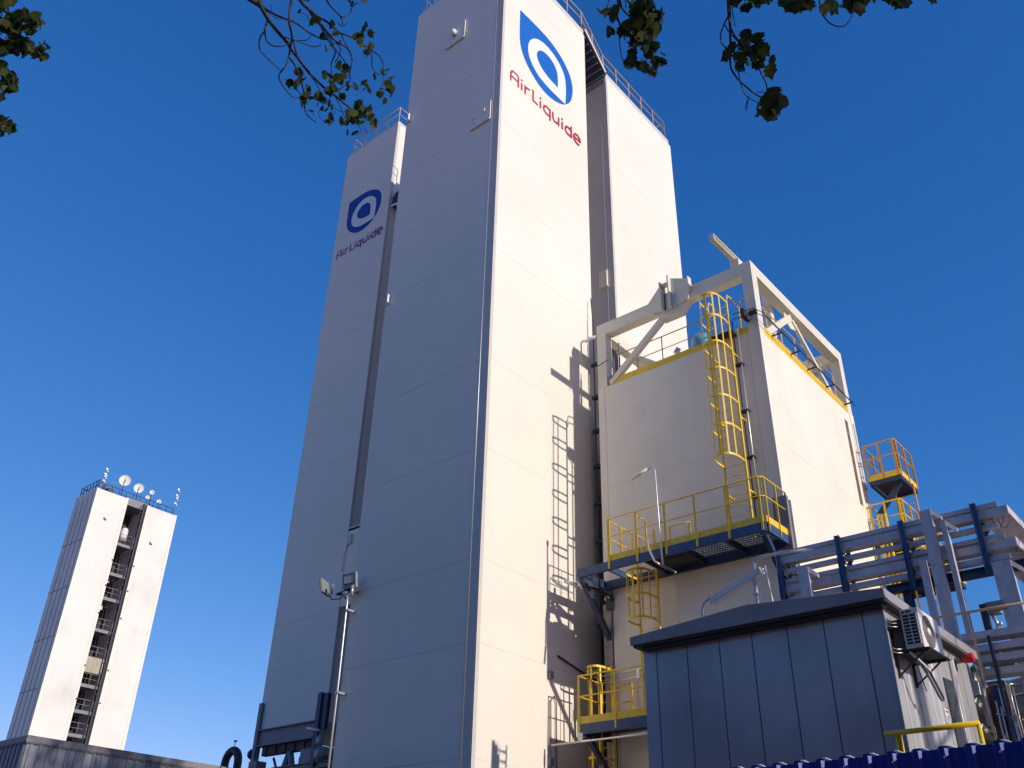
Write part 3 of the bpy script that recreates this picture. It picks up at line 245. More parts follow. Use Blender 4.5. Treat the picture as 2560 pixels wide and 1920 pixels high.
RIGHT_TWIGS=[[[[-1.482,2.367,5.601],[-1.525,2.462,5.563],[-1.504,2.432,5.429],[-1.497,2.399,5.33],[-1.526,2.47,5.368],[-1.575,2.565,5.462],[-1.585,2.605,5.429]],0.009,0.003],[[[-1.454,2.365,5.374],[-1.499,2.453,5.446],[-1.525,2.552,5.515],[-1.491,2.561,5.452],[-1.459,2.522,5.308]],0.006,0.003],[[[-1.529,2.466,5.309],[-1.552,2.5,5.265],[-1.617,2.618,5.333],[-1.635,2.693,5.379]],0.003,0.002],[[[-1.392,2.481,5.564],[-1.428,2.535,5.553],[-1.431,2.521,5.4],[-1.438,2.511,5.279],[-1.484,2.605,5.294],[-1.522,2.732,5.368],[-1.528,2.749,5.35]],0.008,0.003],[[[-1.524,2.386,5.497],[-1.508,2.347,5.37],[-1.541,2.373,5.383]],0.003,0.002],[[[-1.514,2.441,5.467],[-1.503,2.383,5.35],[-1.535,2.411,5.362]],0.004,0.002],[[[-1.47,2.441,5.484],[-1.443,2.4,5.362],[-1.463,2.422,5.383]],0.004,0.002],[[[-1.545,2.466,5.439],[-1.505,2.427,5.32],[-1.521,2.46,5.335]],0.003,0.002],[[[-1.014,2.547,5.462],[-1.086,2.741,5.489],[-1.12,2.808,5.466],[-1.113,2.782,5.32],[-1.109,2.755,5.218],[-1.152,2.84,5.241],[-1.217,2.97,5.299],[-1.215,3.007,5.264],[-1.171,2.951,5.136],[-1.136,2.944,5.057],[-1.144,3.041,5.111],[-1.155,3.145,5.189]],0.008,0.003],[[[-1.01,2.606,5.354],[-1.06,2.699,5.386],[-1.12,2.821,5.451],[-1.136,2.851,5.403],[-1.105,2.804,5.263],[-1.079,2.813,5.185],[-1.092,2.925,5.238],[-1.112,3.054,5.286],[-1.101,3.05,5.229],[-1.067,2.996,5.09],[-1.073,3.005,5.039]],0.006,0.003],[[[-1.075,2.689,5.276],[-1.128,2.754,5.326],[-1.196,2.854,5.403],[-1.204,2.876,5.363],[-1.155,2.822,5.233],[-1.137,2.82,5.162],[-1.167,2.929,5.211],[-1.211,3.045,5.262],[-1.205,3.044,5.201],[-1.167,2.988,5.065],[-1.126,3.013,5.015]],0.004,0.002],[[[-1.114,2.72,5.28],[-1.108,2.754,5.244],[-1.13,2.864,5.331],[-1.143,2.936,5.379]],0.003,0.002],[[[-1.055,2.717,5.435],[-1.053,2.689,5.296],[-1.08,2.761,5.278]],0.003,0.002],[[[-1.152,3.062,5.136],[-1.099,2.986,5.046],[-1.085,3.024,5.064]],0.002,0.002],[[[-1.171,2.934,5.236],[-1.132,2.883,5.121],[-1.123,2.922,5.139]],0.002,0.002],[[[-0.717,2.875,5.349],[-0.742,2.962,5.314],[-0.724,2.901,5.199],[-0.695,2.879,5.094],[-0.668,2.959,5.134],[-0.646,3.041,5.253],[-0.622,3.02,5.272]],0.004,0.002],[[[-0.34,2.869,5.192],[-0.601,2.781,5.215],[-0.946,2.693,5.381],[-1.051,2.676,5.468]],0.012,0.01],[[[-0.793,2.824,5.411],[-0.808,2.808,5.258]],0.003,0.002],[[[-0.538,2.952,5.358],[-0.59,2.932,5.201]],0.004,0.002],[[[-0.395,2.997,5.34],[-0.432,3.004,5.164]],0.004,0.002],[[[-0.997,2.704,5.45],[-0.989,2.689,5.302]],0.004,0.002]]
RIGHT_LEAVES=[[-1.62,2.49,5.55,0.056],[-1.57,2.38,5.4,0.068],[-1.54,2.36,5.36,0.063],[-1.62,2.54,5.6,0.061],[-1.53,2.43,5.4,0.071],[-1.48,2.34,5.25,0.07],[-1.61,2.53,5.59,0.063],[-1.57,2.52,5.58,0.042],[-1.56,2.5,5.57,0.04],[-1.45,2.32,5.26,0.045],[-1.47,2.62,5.64,0.072],[-1.43,2.52,5.49,0.067],[-1.36,2.4,5.3,0.07],[-1.41,2.4,5.35,0.078],[-1.37,2.43,5.34,0.08],[-1.33,2.38,5.25,0.064],[-1.4,2.43,5.36,0.085],[-1.33,2.41,5.27,0.081],[-1.42,2.4,5.35,0.078],[-1.37,2.4,5.28,0.069],[-1.37,2.46,5.35,0.092],[-1.34,2.39,5.26,0.084],[-1.36,2.4,5.32,0.071],[-1.39,2.47,5.42,0.077],[-1.4,2.5,5.4,0.061],[-1.44,2.56,5.49,0.08],[-1.48,2.66,5.61,0.073],[-1.4,2.48,5.36,0.062],[-1.47,2.68,5.61,0.066],[-1.42,2.45,5.36,0.064],[-1.34,2.42,5.25,0.069],[-1.43,2.55,5.49,0.084],[-1.35,2.42,5.24,0.061],[-1.35,2.47,5.29,0.066],[-1.42,2.44,5.32,0.083],[-1.4,2.56,5.45,0.082],[-1.46,2.52,5.47,0.086],[-1.39,2.37,5.24,0.065],[-1.39,2.4,5.27,0.077],[-1.41,2.47,5.34,0.073],[-1.52,2.62,5.58,0.085],[-1.34,2.49,5.33,0.068],[-1.36,2.53,5.35,0.062],[-1.34,2.54,5.36,0.072],[-1.43,2.71,5.58,0.07],[-1.38,2.62,5.44,0.071],[-1.45,2.7,5.61,0.067],[-1.39,2.61,5.44,0.08],[-1.4,2.52,5.35,0.061],[-1.42,2.49,5.32,0.072],[-1.44,2.47,5.3,0.084],[-1.42,2.49,5.33,0.065],[-1.42,2.52,5.33,0.081],[-1.44,2.4,5.22,0.068],[-1.44,2.55,5.37,0.08],[-1.41,2.44,5.25,0.078],[-1.47,2.54,5.39,0.066],[-1.41,2.57,5.38,0.061],[-1.51,2.62,5.53,0.061],[-1.54,2.65,5.59,0.07],[-1.41,2.54,5.39,0.062],[-1.47,2.6,5.44,0.074],[-1.36,2.46,5.22,0.077],[-1.43,2.59,5.41,0.086],[-1.49,2.55,5.4,0.072],[-1.49,2.58,5.48,0.075],[-1.36,2.54,5.31,0.062],[-1.46,2.64,5.49,0.085],[-1.42,2.41,5.26,0.064],[-1.37,2.53,5.33,0.075],[-1.46,2.63,5.42,0.06],[-1.5,2.71,5.54,0.072],[-1.36,2.46,5.21,0.079],[-1.35,2.5,5.21,0.077],[-1.44,2.64,5.44,0.07],[-1.45,2.66,5.42,0.068],[-1.36,2.51,5.24,0.064],[-1.43,2.66,5.44,0.067],[-1.53,2.51,5.38,0.079],[-1.55,2.65,5.5,0.068],[-1.51,2.55,5.37,0.06],[-1.57,2.62,5.51,0.076],[-1.46,2.46,5.26,0.056],[-1.53,2.5,5.36,0.056],[-1.57,2.61,5.48,0.077],[-1.55,2.52,5.38,0.068],[-1.47,2.49,5.28,0.068],[-1.42,2.53,5.23,0.065],[-1.43,2.5,5.21,0.075],[-1.53,2.58,5.36,0.076],[-1.46,2.51,5.26,0.071],[-1.44,2.51,5.24,0.079],[-1.45,2.46,5.2,0.069],[-1.54,2.69,5.49,0.077],[-1.46,2.47,5.22,0.058],[-1.44,2.57,5.27,0.078],[-1.55,2.7,5.5,0.077],[-1.47,2.47,5.2,0.079],[-1.45,2.57,5.31,0.067],[-1.5,2.69,5.47,0.072],[-1.56,2.69,5.49,0.071],[-1.52,2.65,5.4,0.073],[-1.45,2.59,5.32,0.077],[-1.44,2.47,5.14,0.053],[-1.5,2.63,5.34,0.055],[-1.47,2.47,5.17,0.063],[-1.42,2.52,5.17,0.073],[-1.58,2.74,5.54,0.071],[-1.55,2.74,5.49,0.053],[-1.54,2.71,5.46,0.067],[-1.44,2.55,5.21,0.074],[-1.46,2.64,5.3,0.073],[-1.51,2.75,5.46,0.069],[-1.48,2.71,5.4,0.062],[-1.5,2.52,5.19,0.053],[-1.54,2.6,5.31,0.053],[-1.6,2.71,5.44,0.053],[-1.56,2.62,5.32,0.062],[-1.5,2.51,5.15,0.068],[-1.53,2.57,5.23,0.063],[-1.56,2.61,5.26,0.072],[-1.63,2.68,5.35,0.066],[-1.53,2.54,5.17,0.071],[-1.62,2.7,5.38,0.057],[-1.52,2.54,5.16,0.057],[-1.55,2.61,5.23,0.074],[-1.52,2.61,5.21,0.075],[-1.52,2.6,5.19,0.057],[-1.57,2.7,5.33,0.066],[-1.55,2.72,5.3,0.07],[-1.46,2.56,5.09,0.076],[-1.49,2.59,5.14,0.059],[-1.59,2.8,5.4,0.074],[-1.48,2.64,5.31,0.064],[-1.54,2.77,5.49,0.066],[-1.44,2.58,5.18,0.053],[-1.45,2.59,5.2,0.058],[-1.43,2.61,5.14,0.076],[-1.52,2.77,5.39,0.073],[-1.44,2.64,5.19,0.074],[-1.53,2.82,5.44,0.077],[-1.38,2.59,5.1,0.087],[-1.39,2.59,5.09,0.092],[-1.39,2.6,5.12,0.069],[-1.48,2.68,5.22,0.074],[-1.54,2.77,5.32,0.074],[-1.53,2.38,5.22,0.062],[-1.56,2.44,5.32,0.06],[-1.59,2.48,5.37,0.055],[-1.53,2.5,5.09,0.057],[-1.45,2.73,5.34,0.046],[-1.58,2.5,5.37,0.055],[-1.14,2.98,5.46,0.073],[-1.06,2.82,5.25,0.068],[-1.07,2.85,5.29,0.071],[-1.09,3.03,5.43,0.072],[-1.06,2.86,5.24,0.062],[-1.08,3.03,5.46,0.086],[-1.11,3.02,5.46,0.074],[-1.05,2.93,5.33,0.067],[-1.01,2.86,5.18,0.075],[-1.04,2.91,5.24,0.087],[-1.0,2.79,5.12,0.07],[-1.06,3.01,5.31,0.09],[-1.07,3.04,5.39,0.086],[-1.07,2.98,5.32,0.083],[-0.99,2.78,5.1,0.078],[-1.03,2.92,5.21,0.086],[-1.0,2.87,5.15,0.077],[-1.17,2.99,5.41,0.057],[-1.15,3.01,5.42,0.08],[-1.11,2.83,5.24,0.062],[-1.06,2.76,5.13,0.057],[-1.09,2.82,5.23,0.058],[-1.07,2.82,5.2,0.075],[-1.16,2.97,5.42,0.079],[-1.08,2.75,5.12,0.065],[-1.2,2.98,5.43,0.072],[-1.07,2.88,5.21,0.079],[-1.1,2.81,5.12,0.078],[-1.08,2.89,5.22,0.062],[-1.07,2.81,5.13,0.06],[-1.1,2.86,5.19,0.083],[-1.12,2.97,5.3,0.071],[-1.05,2.83,5.15,0.069],[-1.04,2.79,5.12,0.08],[-1.14,3.01,5.4,0.083],[-1.16,2.98,5.37,0.081],[-1.15,2.92,5.23,0.061],[-1.1,2.89,5.17,0.067],[-1.19,3.03,5.33,0.074],[-1.2,3.05,5.36,0.074],[-1.19,3.04,5.33,0.062],[-1.21,3.07,5.4,0.066],[-1.11,3.01,5.27,0.065],[-1.1,3.08,5.39,0.082],[-1.1,3.08,5.37,0.065],[-1.12,3.09,5.42,0.085],[-1.09,3.01,5.26,0.081],[-1.09,2.97,5.27,0.072],[-1.05,2.84,5.12,0.085],[-1.13,2.75,5.11,0.066],[-1.17,2.81,5.19,0.08],[-1.03,2.98,5.13,0.086],[-0.98,2.88,5.07,0.062],[-1.13,2.89,5.37,0.052],[-1.1,2.83,5.33,0.049],[-1.05,3.05,5.05,0.084],[-1.12,3.24,5.26,0.094],[-1.04,3.01,5.03,0.081],[-1.0,2.99,4.91,0.071],[-1.08,3.23,5.17,0.063],[-1.16,3.17,5.18,0.065],[-1.14,3.13,5.11,0.069],[-1.06,2.97,4.94,0.085],[-1.08,3.02,5.02,0.07],[-1.18,3.21,5.21,0.066],[-1.11,3.18,5.15,0.068],[-1.07,3.13,5.06,0.073],[-1.16,3.29,5.22,0.091],[-1.05,3.04,4.99,0.075],[-1.06,3.01,4.95,0.082],[-1.08,3.08,4.99,0.076],[-1.12,3.17,5.06,0.08],[-1.14,3.13,5.05,0.081],[-1.15,3.22,5.13,0.091],[-1.13,3.15,5.07,0.075],[-1.15,3.28,5.16,0.069],[-1.13,3.01,4.98,0.061],[-1.14,3.05,4.99,0.074],[-1.23,3.14,5.19,0.089],[-0.76,2.77,5.17,0.075],[-0.79,2.68,5.08,0.072],[-0.82,2.91,5.36,0.086],[-0.85,2.91,5.37,0.07],[-0.82,2.91,5.32,0.078],[-0.77,2.74,5.14,0.078],[-0.84,2.78,5.25,0.082],[-0.81,2.96,5.43,0.071],[-0.74,2.77,5.15,0.077],[-0.89,2.88,5.46,0.089],[-0.86,2.94,5.48,0.085],[-0.82,2.74,5.25,0.066],[-0.77,2.69,5.12,0.079],[-0.86,2.84,5.38,0.083],[-0.73,2.98,5.33,0.063],[-0.73,3.0,5.39,0.064],[-0.71,3.05,5.4,0.08],[-0.68,2.94,5.24,0.069],[-0.59,2.83,5.08,0.083],[-0.57,2.82,5.07,0.094],[-0.58,2.89,5.13,0.07],[-0.58,2.91,5.15,0.091],[-0.56,2.84,5.04,0.078],[-0.63,2.94,5.24,0.071],[-0.66,3.06,5.38,0.06],[-0.57,2.85,5.11,0.07],[-0.58,2.98,5.27,0.081],[-0.58,2.92,5.22,0.077],[-0.53,2.89,5.13,0.067],[-0.57,2.87,5.16,0.066],[-0.46,3.18,5.36,0.082],[-0.45,3.16,5.33,0.087],[-0.42,3.02,5.15,0.072],[-0.47,3.17,5.37,0.078],[-0.42,3.1,5.24,0.079],[-0.3,2.94,5.0,0.069],[-0.3,2.92,4.98,0.088],[-0.91,2.64,5.19,0.084],[-0.89,2.63,5.16,0.089],[-0.95,2.83,5.43,0.085],[-0.98,2.77,5.38,0.08],[-1.04,2.72,5.38,0.073],[-1.01,2.64,5.26,0.074],[-1.02,2.78,5.38,0.074],[-0.99,2.86,5.51,0.065],[-0.96,2.73,5.37,0.09],[-0.98,2.86,5.52,0.074],[-0.98,2.54,5.17,0.074],[-0.93,2.62,5.23,0.091],[-0.98,2.81,5.49,0.088],[-1.01,2.68,5.38,0.083],[-0.88,2.7,5.26,0.073],[-0.92,2.71,5.32,0.077],[-0.92,2.79,5.37,0.07],[-0.82,2.84,5.36,0.079],[-0.84,2.79,5.35,0.067],[-0.88,2.61,5.16,0.086],[-1.0,2.84,5.52,0.086],[-0.53,3.05,5.36,0.089],[-0.29,2.9,4.98,0.064],[-0.44,3.06,5.26,0.082],[-0.48,3.13,5.37,0.089],[-0.45,3.14,5.39,0.091],[-0.39,3.14,5.33,0.082],[-0.43,3.03,5.25,0.084],[-0.54,3.09,5.39,0.09],[-0.58,2.95,5.3,0.078],[-0.34,3.01,5.15,0.075],[-0.47,2.92,5.16,0.088],[-0.39,2.98,5.15,0.071]]
def bx_(*a): return MB().box(*a)
# ------------------------------------------------------------ ground
g=MB(); g.add([(-900,-600,0),(600,-600,0),(600,900,0),(-900,900,0)],[(0,1,2,3)]); structure('ground',g,CONC)

# ------------------------------------------------------------ lettering and emblem painted on the two front towers
GL={'A':(.78,[[(0,0),(0,.62),(.06,.84),(.2,.97),(.4,1),(.6,1),(.72,.93),(.76,.8),(.76,0)],[(0,.42),(.76,.42)]]),
 'i':(.02,[[(0,-.02),(0,.66)],[(0,.84),(0,1.02)]]),
 'r':(.42,[[(0,0),(0,.70)],[(0,.42),(.08,.58),(.22,.68),(.42,.70)]]),
 'L':(.46,[[(0,1),(0,.06),(.46,.06)]]),
 'q':(.72,[[(.68,.12),(.5,.02),(.25,.02),(.08,.12),(.02,.32),(.08,.55),(.25,.68),(.5,.69),(.68,.6)],[(.70,.70),(.70,-.28)]]),
 'u':(.66,[[(0,.70),(0,.28),(.08,.1),(.24,.02),(.42,.04),(.64,.2)],[(.64,.70),(.64,0)]]),
 'd':(.72,[[(.68,.12),(.5,.02),(.25,.02),(.08,.12),(.02,.32),(.08,.55),(.25,.68),(.5,.69),(.68,.6)],[(.70,1.0),(.70,0)]]),
 'e':(.74,[[(.06,.38),(.76,.38),(.70,.64),(.46,.78),(.22,.76),(.05,.58),(.0,.34),(.08,.10),(.28,-.04),(.58,-.04)]])}
WORD=[('A',0),('i',.66),('r',.88),('L',1.37),('i',1.84),('q',2.04),('u',2.65),('i',3.27),('d',3.47),('e',4.06)]
def lettering(parent,to3,u0,v0,s,m,off):
    b=MB(); sw=.095*s; k_=0
    for ch,ux in WORD:
        _,st=GL[ch]
        for pl in st:
            for a,c in zip(pl,pl[1:]):
                a2=Vector(a)*.6*s*1.0; c2=Vector(c)*.6*s; k_+=1; d=(c2-a2).normalized()*(0 if ch=='i' else sw*.42); nrm=(c2-a2).normalized(); nrm=Vector((-nrm.y,nrm.x))*sw/2
                a2=a2-d; c2=c2+d
                q=[a2-nrm,c2-nrm,c2+nrm,a2+nrm]
                b.add([to3(u0+ux*s+p.x,v0+p.y,off+.0006*k_) for p in q],[(0,1,2,3)])
    part('lettering',b,m,parent,label='painted company name under the emblem')
OUT=[(18.65,34.95),(19.4,35.0),(20.1,35.01),(20.62,34.97),(21.17,34.81),(21.71,34.5),(22.11,34.04),(22.27,33.47),(22.24,32.91),(22.08,32.36),(21.73,31.9),(21.29,31.6),(20.72,31.42),(20.09,31.45),(19.54,31.72),(19.05,32.12),(18.75,32.65),(18.66,33.2),(18.65,34)]
RING=[(21.71,31.93),(21.1,31.9),(20.59,31.91),(20.15,31.96),(19.78,32.1),(19.34,32.47),(19.18,33.01),(19.25,33.55),(19.56,34.06),(20.0,34.34),(20.58,34.42),(21.17,34.22),(21.57,33.85),(21.75,33.40),(21.76,32.6)]
CORE=[(21.2,32.48),(20.85,32.49),(20.5,32.53),(20.08,32.68),(19.8,33.0),(19.76,33.36),(20.01,33.74),(20.39,33.88),(20.84,33.8),(21.1,33.53),(21.2,33.2)]
def dense(P,it=2,keep=()):
    for _ in range(it):
        q=[]; n=len(P)
        for i in range(n):
            a,b=Vector(P[i]),Vector(P[(i+1)%n])
            ca= any((a-Vector(k)).length<.02 for k in keep); cb=any((b-Vector(k)).length<.02 for k in keep)
            q.append(tuple(a if ca else a*.75+b*.25)); q.append(tuple(b if cb else a*.25+b*.75))
        P=[q[i] for i in range(len(q)) if (Vector(q[i])-Vector(q[i-1])).length>.004]
    return P
def emblem(parent,to3,conv,m):
    for nm,P,mm,o in (('emblem_drop',dense(OUT,2,[(18.65,34.95)]),m,.006),('emblem_ring',dense(RING,2,[(21.71,31.93)]),LWHITE,.010),('emblem_core',dense(CORE,2,[(21.2,32.48)]),m,.014)):
        b=MB(); q=[to3(*conv(*p),o) for p in P]; b.add(q,[tuple(range(len(q)))]); part(nm,b,mm,parent)

# ------------------------------------------------------------ tall process tower (front block, ramped link, rear block)
X0,Y0=-16.34,17.58
def block(x0,y0,x1,y1,z0,z1,joints,cham=0,m=None):
    b=MB(); b.box(x0,y0,z0,x1,y1,z1 if not cham else z1-cham)
    b.cur=1
    for z in joints:
        t=.014
        if z<z1-.2:
            b.box(x0-.003,y0-.003,z-t,x1-.001,y0+.02,z+t); b.box(x0-.003,y0+.02,z-t,x0+.02,y1,z+t)
            b.cur=2; b.box(x1-.02,y0-.003,z-t*.8,x1+.003,y1+.003,z+t*.8); b.cur=1
    return b
JO=[2.6,5.4,8.25,10.57,13.98,17.13,21.63,24.39,27.8,31.1,36.2]
tw=thing('process_tower','tallest cream process tower in the centre, bright blue emblem on its sunlit face','tower',(X0-2.5,Y0+6,0))
b=block(-21.58,Y0,X0,23.24,0,37.85,JO); part('front_block',b,[CREAM,JOINT,LJOINT],tw)
b=MB(); b.box(-21.44,Y0+.1,37.85,X0-.02,23.2,38.22); part('roof_curb',b,TRIM,tw)
b=block(-21.3,24.85,X0,30.6,0,36.55,[z-.02 for z in JO if z<36]); part('rear_block',b,[CREAM,JOINT,LJOINT],tw)
b=MB(); b.box(-21.2,24.9,36.55,X0-.03,30.5,36.9); part('roof_curb',b,TRIM,tw)
b=MB(); b.box(-18.2,23.24,0,-18.0,24.85,36.1); part('link_wall',b,GREY,tw)
# ramped roof link with ribbed soffit
b=MB(); x0,x1=-21.2,X0-.02
b.prism([(x0,23.0,38.22),(x0,23.25,38.2),(x0,24.95,36.62),(x0,25.0,36.95),(x0,23.3,38.52),(x0,23.0,38.5)],(x1-x0,0,0)); part('link_roof',b,DARK,tw)
q=MB()
q.prism([(X0-4.8,23.25,38.05),(X0-.03,23.25,38.05),(X0-.03,24.84,36.52),(X0-4.8,24.84,36.52)],(0,0,-.03)); q.cur=1
for k in range(7):
    t=.08+k*.145; q.bar((X0-4.8,23.25+1.59*t,38.0-1.53*t),(X0-.03,23.25+1.59*t,38.0-1.53*t),.05,.06)
q.box(X0-4.8,24.80,36.12,X0-.03,24.846,36.38)
part('ribbed_soffit',q,[DBLUE,TANKM],tw)
b=MB()
b.bar((X0+.02,23.26,38.3),(X0+.02,24.86,36.8),.06,.14); part('verge_trim',b,FRAME,tw)
for (x,y,z1) in ((X0,Y0,37.85),(X0,24.85,36.5)):
    b=MB(); b.box(x-.27,y-.012,0,x+.012,y+.02,z1); b.box(x-.01,y-.01,0,x+.012,y+.16,z1) ; part('corner_trim',b,[TRIM],tw)
    b=MB(); b.tube([(x-.30,y-.02,0),(x-.30,y-.02,z1-3)],.014,6); part('conduit',b,STEEL,tw)
# access panels (open hatch covers) on the shaded face
for (xa,xb,za,zb) in ((-19.47,-18.45,33.86,34.9),(-17.67,-16.74,27.85,28.8)):
    b=MB(); b.box(xa,Y0-.05,za,xb,Y0-.003,zb); b.box(xa-.03,Y0-.09,za-.05,xb+.02,Y0-.003,za+.003); b.box(xb-.0,Y0-.07,za,xb+.04,Y0-.003,zb); p=part('access_panel',b,CREAM,tw)
    if xb>-17:
        for u in (.2,.78):
            h=MB(); xx=xa+(xb-xa)*u; h.tube([(xx,Y0-.05,za+.22+.3*u),(xx,Y0-.13,za+.22+.3*u),(xx,Y0-.13,za+.4+.3*u),(xx,Y0-.05,za+.4+.3*u)],.02,6); part('handle',h,STEEL,p)
for z in (31.2,21.75):
    b=MB(); b.bar((-21.34,Y0-.12,z-.35),(-21.34,Y0-.12,z),.05,.08); b.box(-21.58,Y0-.06,z-.37,-21.32,Y0-.003,z-.32); part('bracket',b,WHITE,tw)
tm=lambda u,v,o:Vector((X0+o,u,v))
emblem(tw,tm,lambda u,v:(u,v),LBLUE)
lettering(tw,tm,18.2,30.26,1.0,LRED,.006)
rail(tw,[(X0-.12,Y0+.1,38.22),(X0-.12,23.2,38.5),(X0-.12,24.9,37.0),(X0-.12,30.35,36.95)],1.15,[6,3,6],TANRAIL,r=.026)
rail(tw,[(X0-.12,30.35,36.95),(-21.1,30.35,36.95)],1.15,[5],TANRAIL,r=.026)
rail(tw,[(-21.3,23.0,38.22),(-21.3,Y0+.15,38.22),(X0-.12,Y0+.1,38.22)],1.15,[5,6],TANRAIL,r=.026)
b=bx_(-21.2,24.835,0,X0-.3,24.849,36.1); part('dark_recess_lining',b,TRIM,tw)  # darker lining added over the rear block's face to deepen recess shade
# small louvre box in the shaded slot of the rear block and conduits up the sunlit face
b=MB(); b.box(-17.0,24.76,24.3,-16.62,24.834,25.1); b.box(-17.05,24.72,24.26,-16.58,24.8335,24.299); part('access_panel',b,CREAM2,tw)
b=MB(); b.tube([(X0+.05,20.7,4),(X0+.05,20.7,7.3),(X0+.05,20.85,7.45),(X0+.05,20.95,7.3),(X0+.05,20.95,4)],.02,6); part('conduit',b,GREY,tw)
b=MB(); b.tube([(X0+.05,21.02,8.6),(X0+.05,23.1,8.2)],.03,6); part('conduit',b,DARK,tw)
for z in (5.6,7.9):
    q=MB(); q.box(X0,20.62,z,X0+.1,20.78,z+.2); part('junction_box',q,GREY,tw)

wl=thing('wall_lamp','small white dome lamp on the upper shaded face of the tallest tower','lamp',(-18.97,Y0,34.4))
b=MB(); b.ball((-18.97,Y0-.16,34.45),.13,14,10,(1,1,1.2)); part('lamp_glass',b,WHITE,wl)
b=MB(); b.cyl((-18.97,Y0-.01,34.35),(-18.97,Y0-.12,34.35),.09,12); part('lamp_base',b,GREY,wl)

# ------------------------------------------------------------ second tower, behind on the left
XC,YC=-28.45,22.6
t2=thing('process_tower','second cream process tower behind the tallest, dark emblem on its shaded face','tower',(-30.5,YC+2.5,0))
JC=[10.75,12.6,15.95,19.6,23.1,26.6,30.1,35.2,38.0]
b=block(-32.58,YC,XC,27.2,8.4,39.75,JC); part('tower_block',b,[CREAM,JOINT,LJOINT],t2)
b=MB(); b.prism([(-32.5,YC+.02,39.75),(-32.2,YC+.02,39.98),(XC-.02,YC+.02,39.98),(XC-.02,YC+.02,39.75)],(0,4.5,0)); part('roof_curb',b,TRIM,t2)
tc_=lambda u,v,o:Vector((u,YC-o,v))
emblem(t2,tc_,lambda u,v:(-31.80+(u-18.65)*.757,33.13+(v-31.42)*.765),LBLUE_SHADE)
lettering(t2,tc_,-32.2,32.12,.78,mat('lettering_red_shaded',(.22,.01,.10),.5),.006)  # same red lettering, shade of this face put into the colour
rail(t2,[(XC-.1,YC+1.2,39.98),(XC-.1,YC+.1,39.98),(-32.3,YC+.1,39.98),(-32.4,YC+1.2,39.98)],1.15,[2,5,2],TANRAIL,r=.028)
b=MB(); b.box(XC-.001,YC+.012,8.4,XC+.02,YC+.16,39.7); part('corner_trim',b,TRIM,t2)
# gap closing panel between the two towers, with a stepped lower shelf
b=MB(); b.box(XC,YC+.02,12.7,XC+1.6,YC+.14,16.0); b.box(XC,YC+.02,15.9,XC+1.6,YC+1.4,16.05); part('closing_panel',b,CREAM2,t2)
b=MB(); b.box(XC+.1,YC-.06,15.3,XC+.3,YC+.02,15.7); b.tube([(XC+.1,YC-.0,15.3),(XC-.05,YC-.0,14.9),(XC-.08,YC-.0,14.2)],.02,6); part('cable_duct',b,TRIM,t2)
b=MB(); b.box(XC+.02,YC+.12,33.85,XC+.9,YC+.8,33.95); b.box(XC+.06,YC+.2,33.95,XC+.6,YC+.8,34.45); b.ball((XC+.3,YC+.45,34.5),.3,8,6); b.box(XC+.1,YC+.3,34.4,XC+.5,YC+.8,34.8); part('access_platform',b,DARK,t2)
b=MB(); b.bar((XC+.1,YC+.1,33.75),(XC+.7,YC+.1,33.6),.06,.12); part('bracket',b,WHITE,t2)
b=MB(); b.box(XC+.003,YC+.95,8,XC+5.5,YC+1.1,33.8); part('link_wall',b,GREY,t2)  # wall added well forward to darken the tower's side in the gap
# support steelwork under the tower
b=MB(); b.box(-32.4,YC-.02,7.87,-28.9,YC+.2,8.42); b.box(-32.4,YC-.14,7.83,-28.9,YC+.2,7.87); b.box(-32.4,YC-.14,8.42,-28.9,YC+.2,8.46); part('base_beam',b,GREY,t2)
b=MB(); b.box(-32.2,YC+.08,7.5,-29.0,YC+.3,7.84)
for k in range(6): b.box(-32.1+k*.58,YC+.02,7.52,-31.86+k*.58,YC+.08,7.8)
part('lower_beam',b,RUST,t2)
for x,z1 in ((-32.55,9.5),(-28.8,9.45)):
    b=MB(); b.box(x-.03 if x<-30 else x-.1,YC-.12,0,x+.16 if x<-30 else x+.12,YC+.0,z1); b.box(x+.16 if x<-30 else x+.12,YC-.05,0 if x<-30 else 8.1,x+.19 if x<-30 else x+.42,YC+.1,z1-.05); part('column',b,DBLUE if x>-30 else GREY,t2)
b=MB(); b.box(-32.6,YC-.16,0,-32.1,YC+.3,7.3); part('column',b,GREY,t2)
for a,c in (((-30.45,YC+.1,7.5),(-31.1,YC+.1,6.0)),((-30.4,YC+.1,7.5),(-29.85,YC+.1,6.0))):
    b=MB(); b.tube([a,c],.12,12); part('brace',b,GREY,t2)
b=MB(); b.bar((-31.55,YC+.2,7.4),(-30.9,YC+.2,6.4),.07,.07); part('brace',b,DBLUE,t2)
b=MB(); b.ibeam((-31.2,YC,6.88),(-27.9,YC,6.88),.2,.22,.03); part('lower_beam',b,GREY,t2)
b=MB(); b.box(-29.6,YC-.05,6.95,-28.7,YC+.9,7.5); part('machinery_box',b,GREY,t2)
b=MB(); b.box(-30.5,YC+.6,0,-28.9,YC+4,7.4); part('base_wall',b,DARK,t2)
b=MB(); b.disc((-32.75,YC,7.6),(-1,-.3,0),.2,20,[(0,-.1),(.2,-.1),(.2,0),(.14,.1),(0,.14)]); part('valve_cap',b,DBLUE,t2)
for (x,z,r) in ((-28.35,7.68,.22),(-28.33,7.22,.26)):
    b=MB(); b.disc((x,YC-.2,z),(0,-1,0),r,20,[(0,-.05),(r,-.05),(r,.02),(r*.75,.02),(r*.7,.05),(0,.06)])
    for k in range(8): b.ball((x+r*.87*math.cos(k*.785),YC-.235,z+r*.87*math.sin(k*.785)),.022,6,4)
    f=part('pipe_flange',b,TANKM,t2)
b=MB(); b.tube([(-28.34,YC-.15,7.3),(-28.34,YC+.8,7.3)],.2,16); part('pipe',b,TANKM,t2)

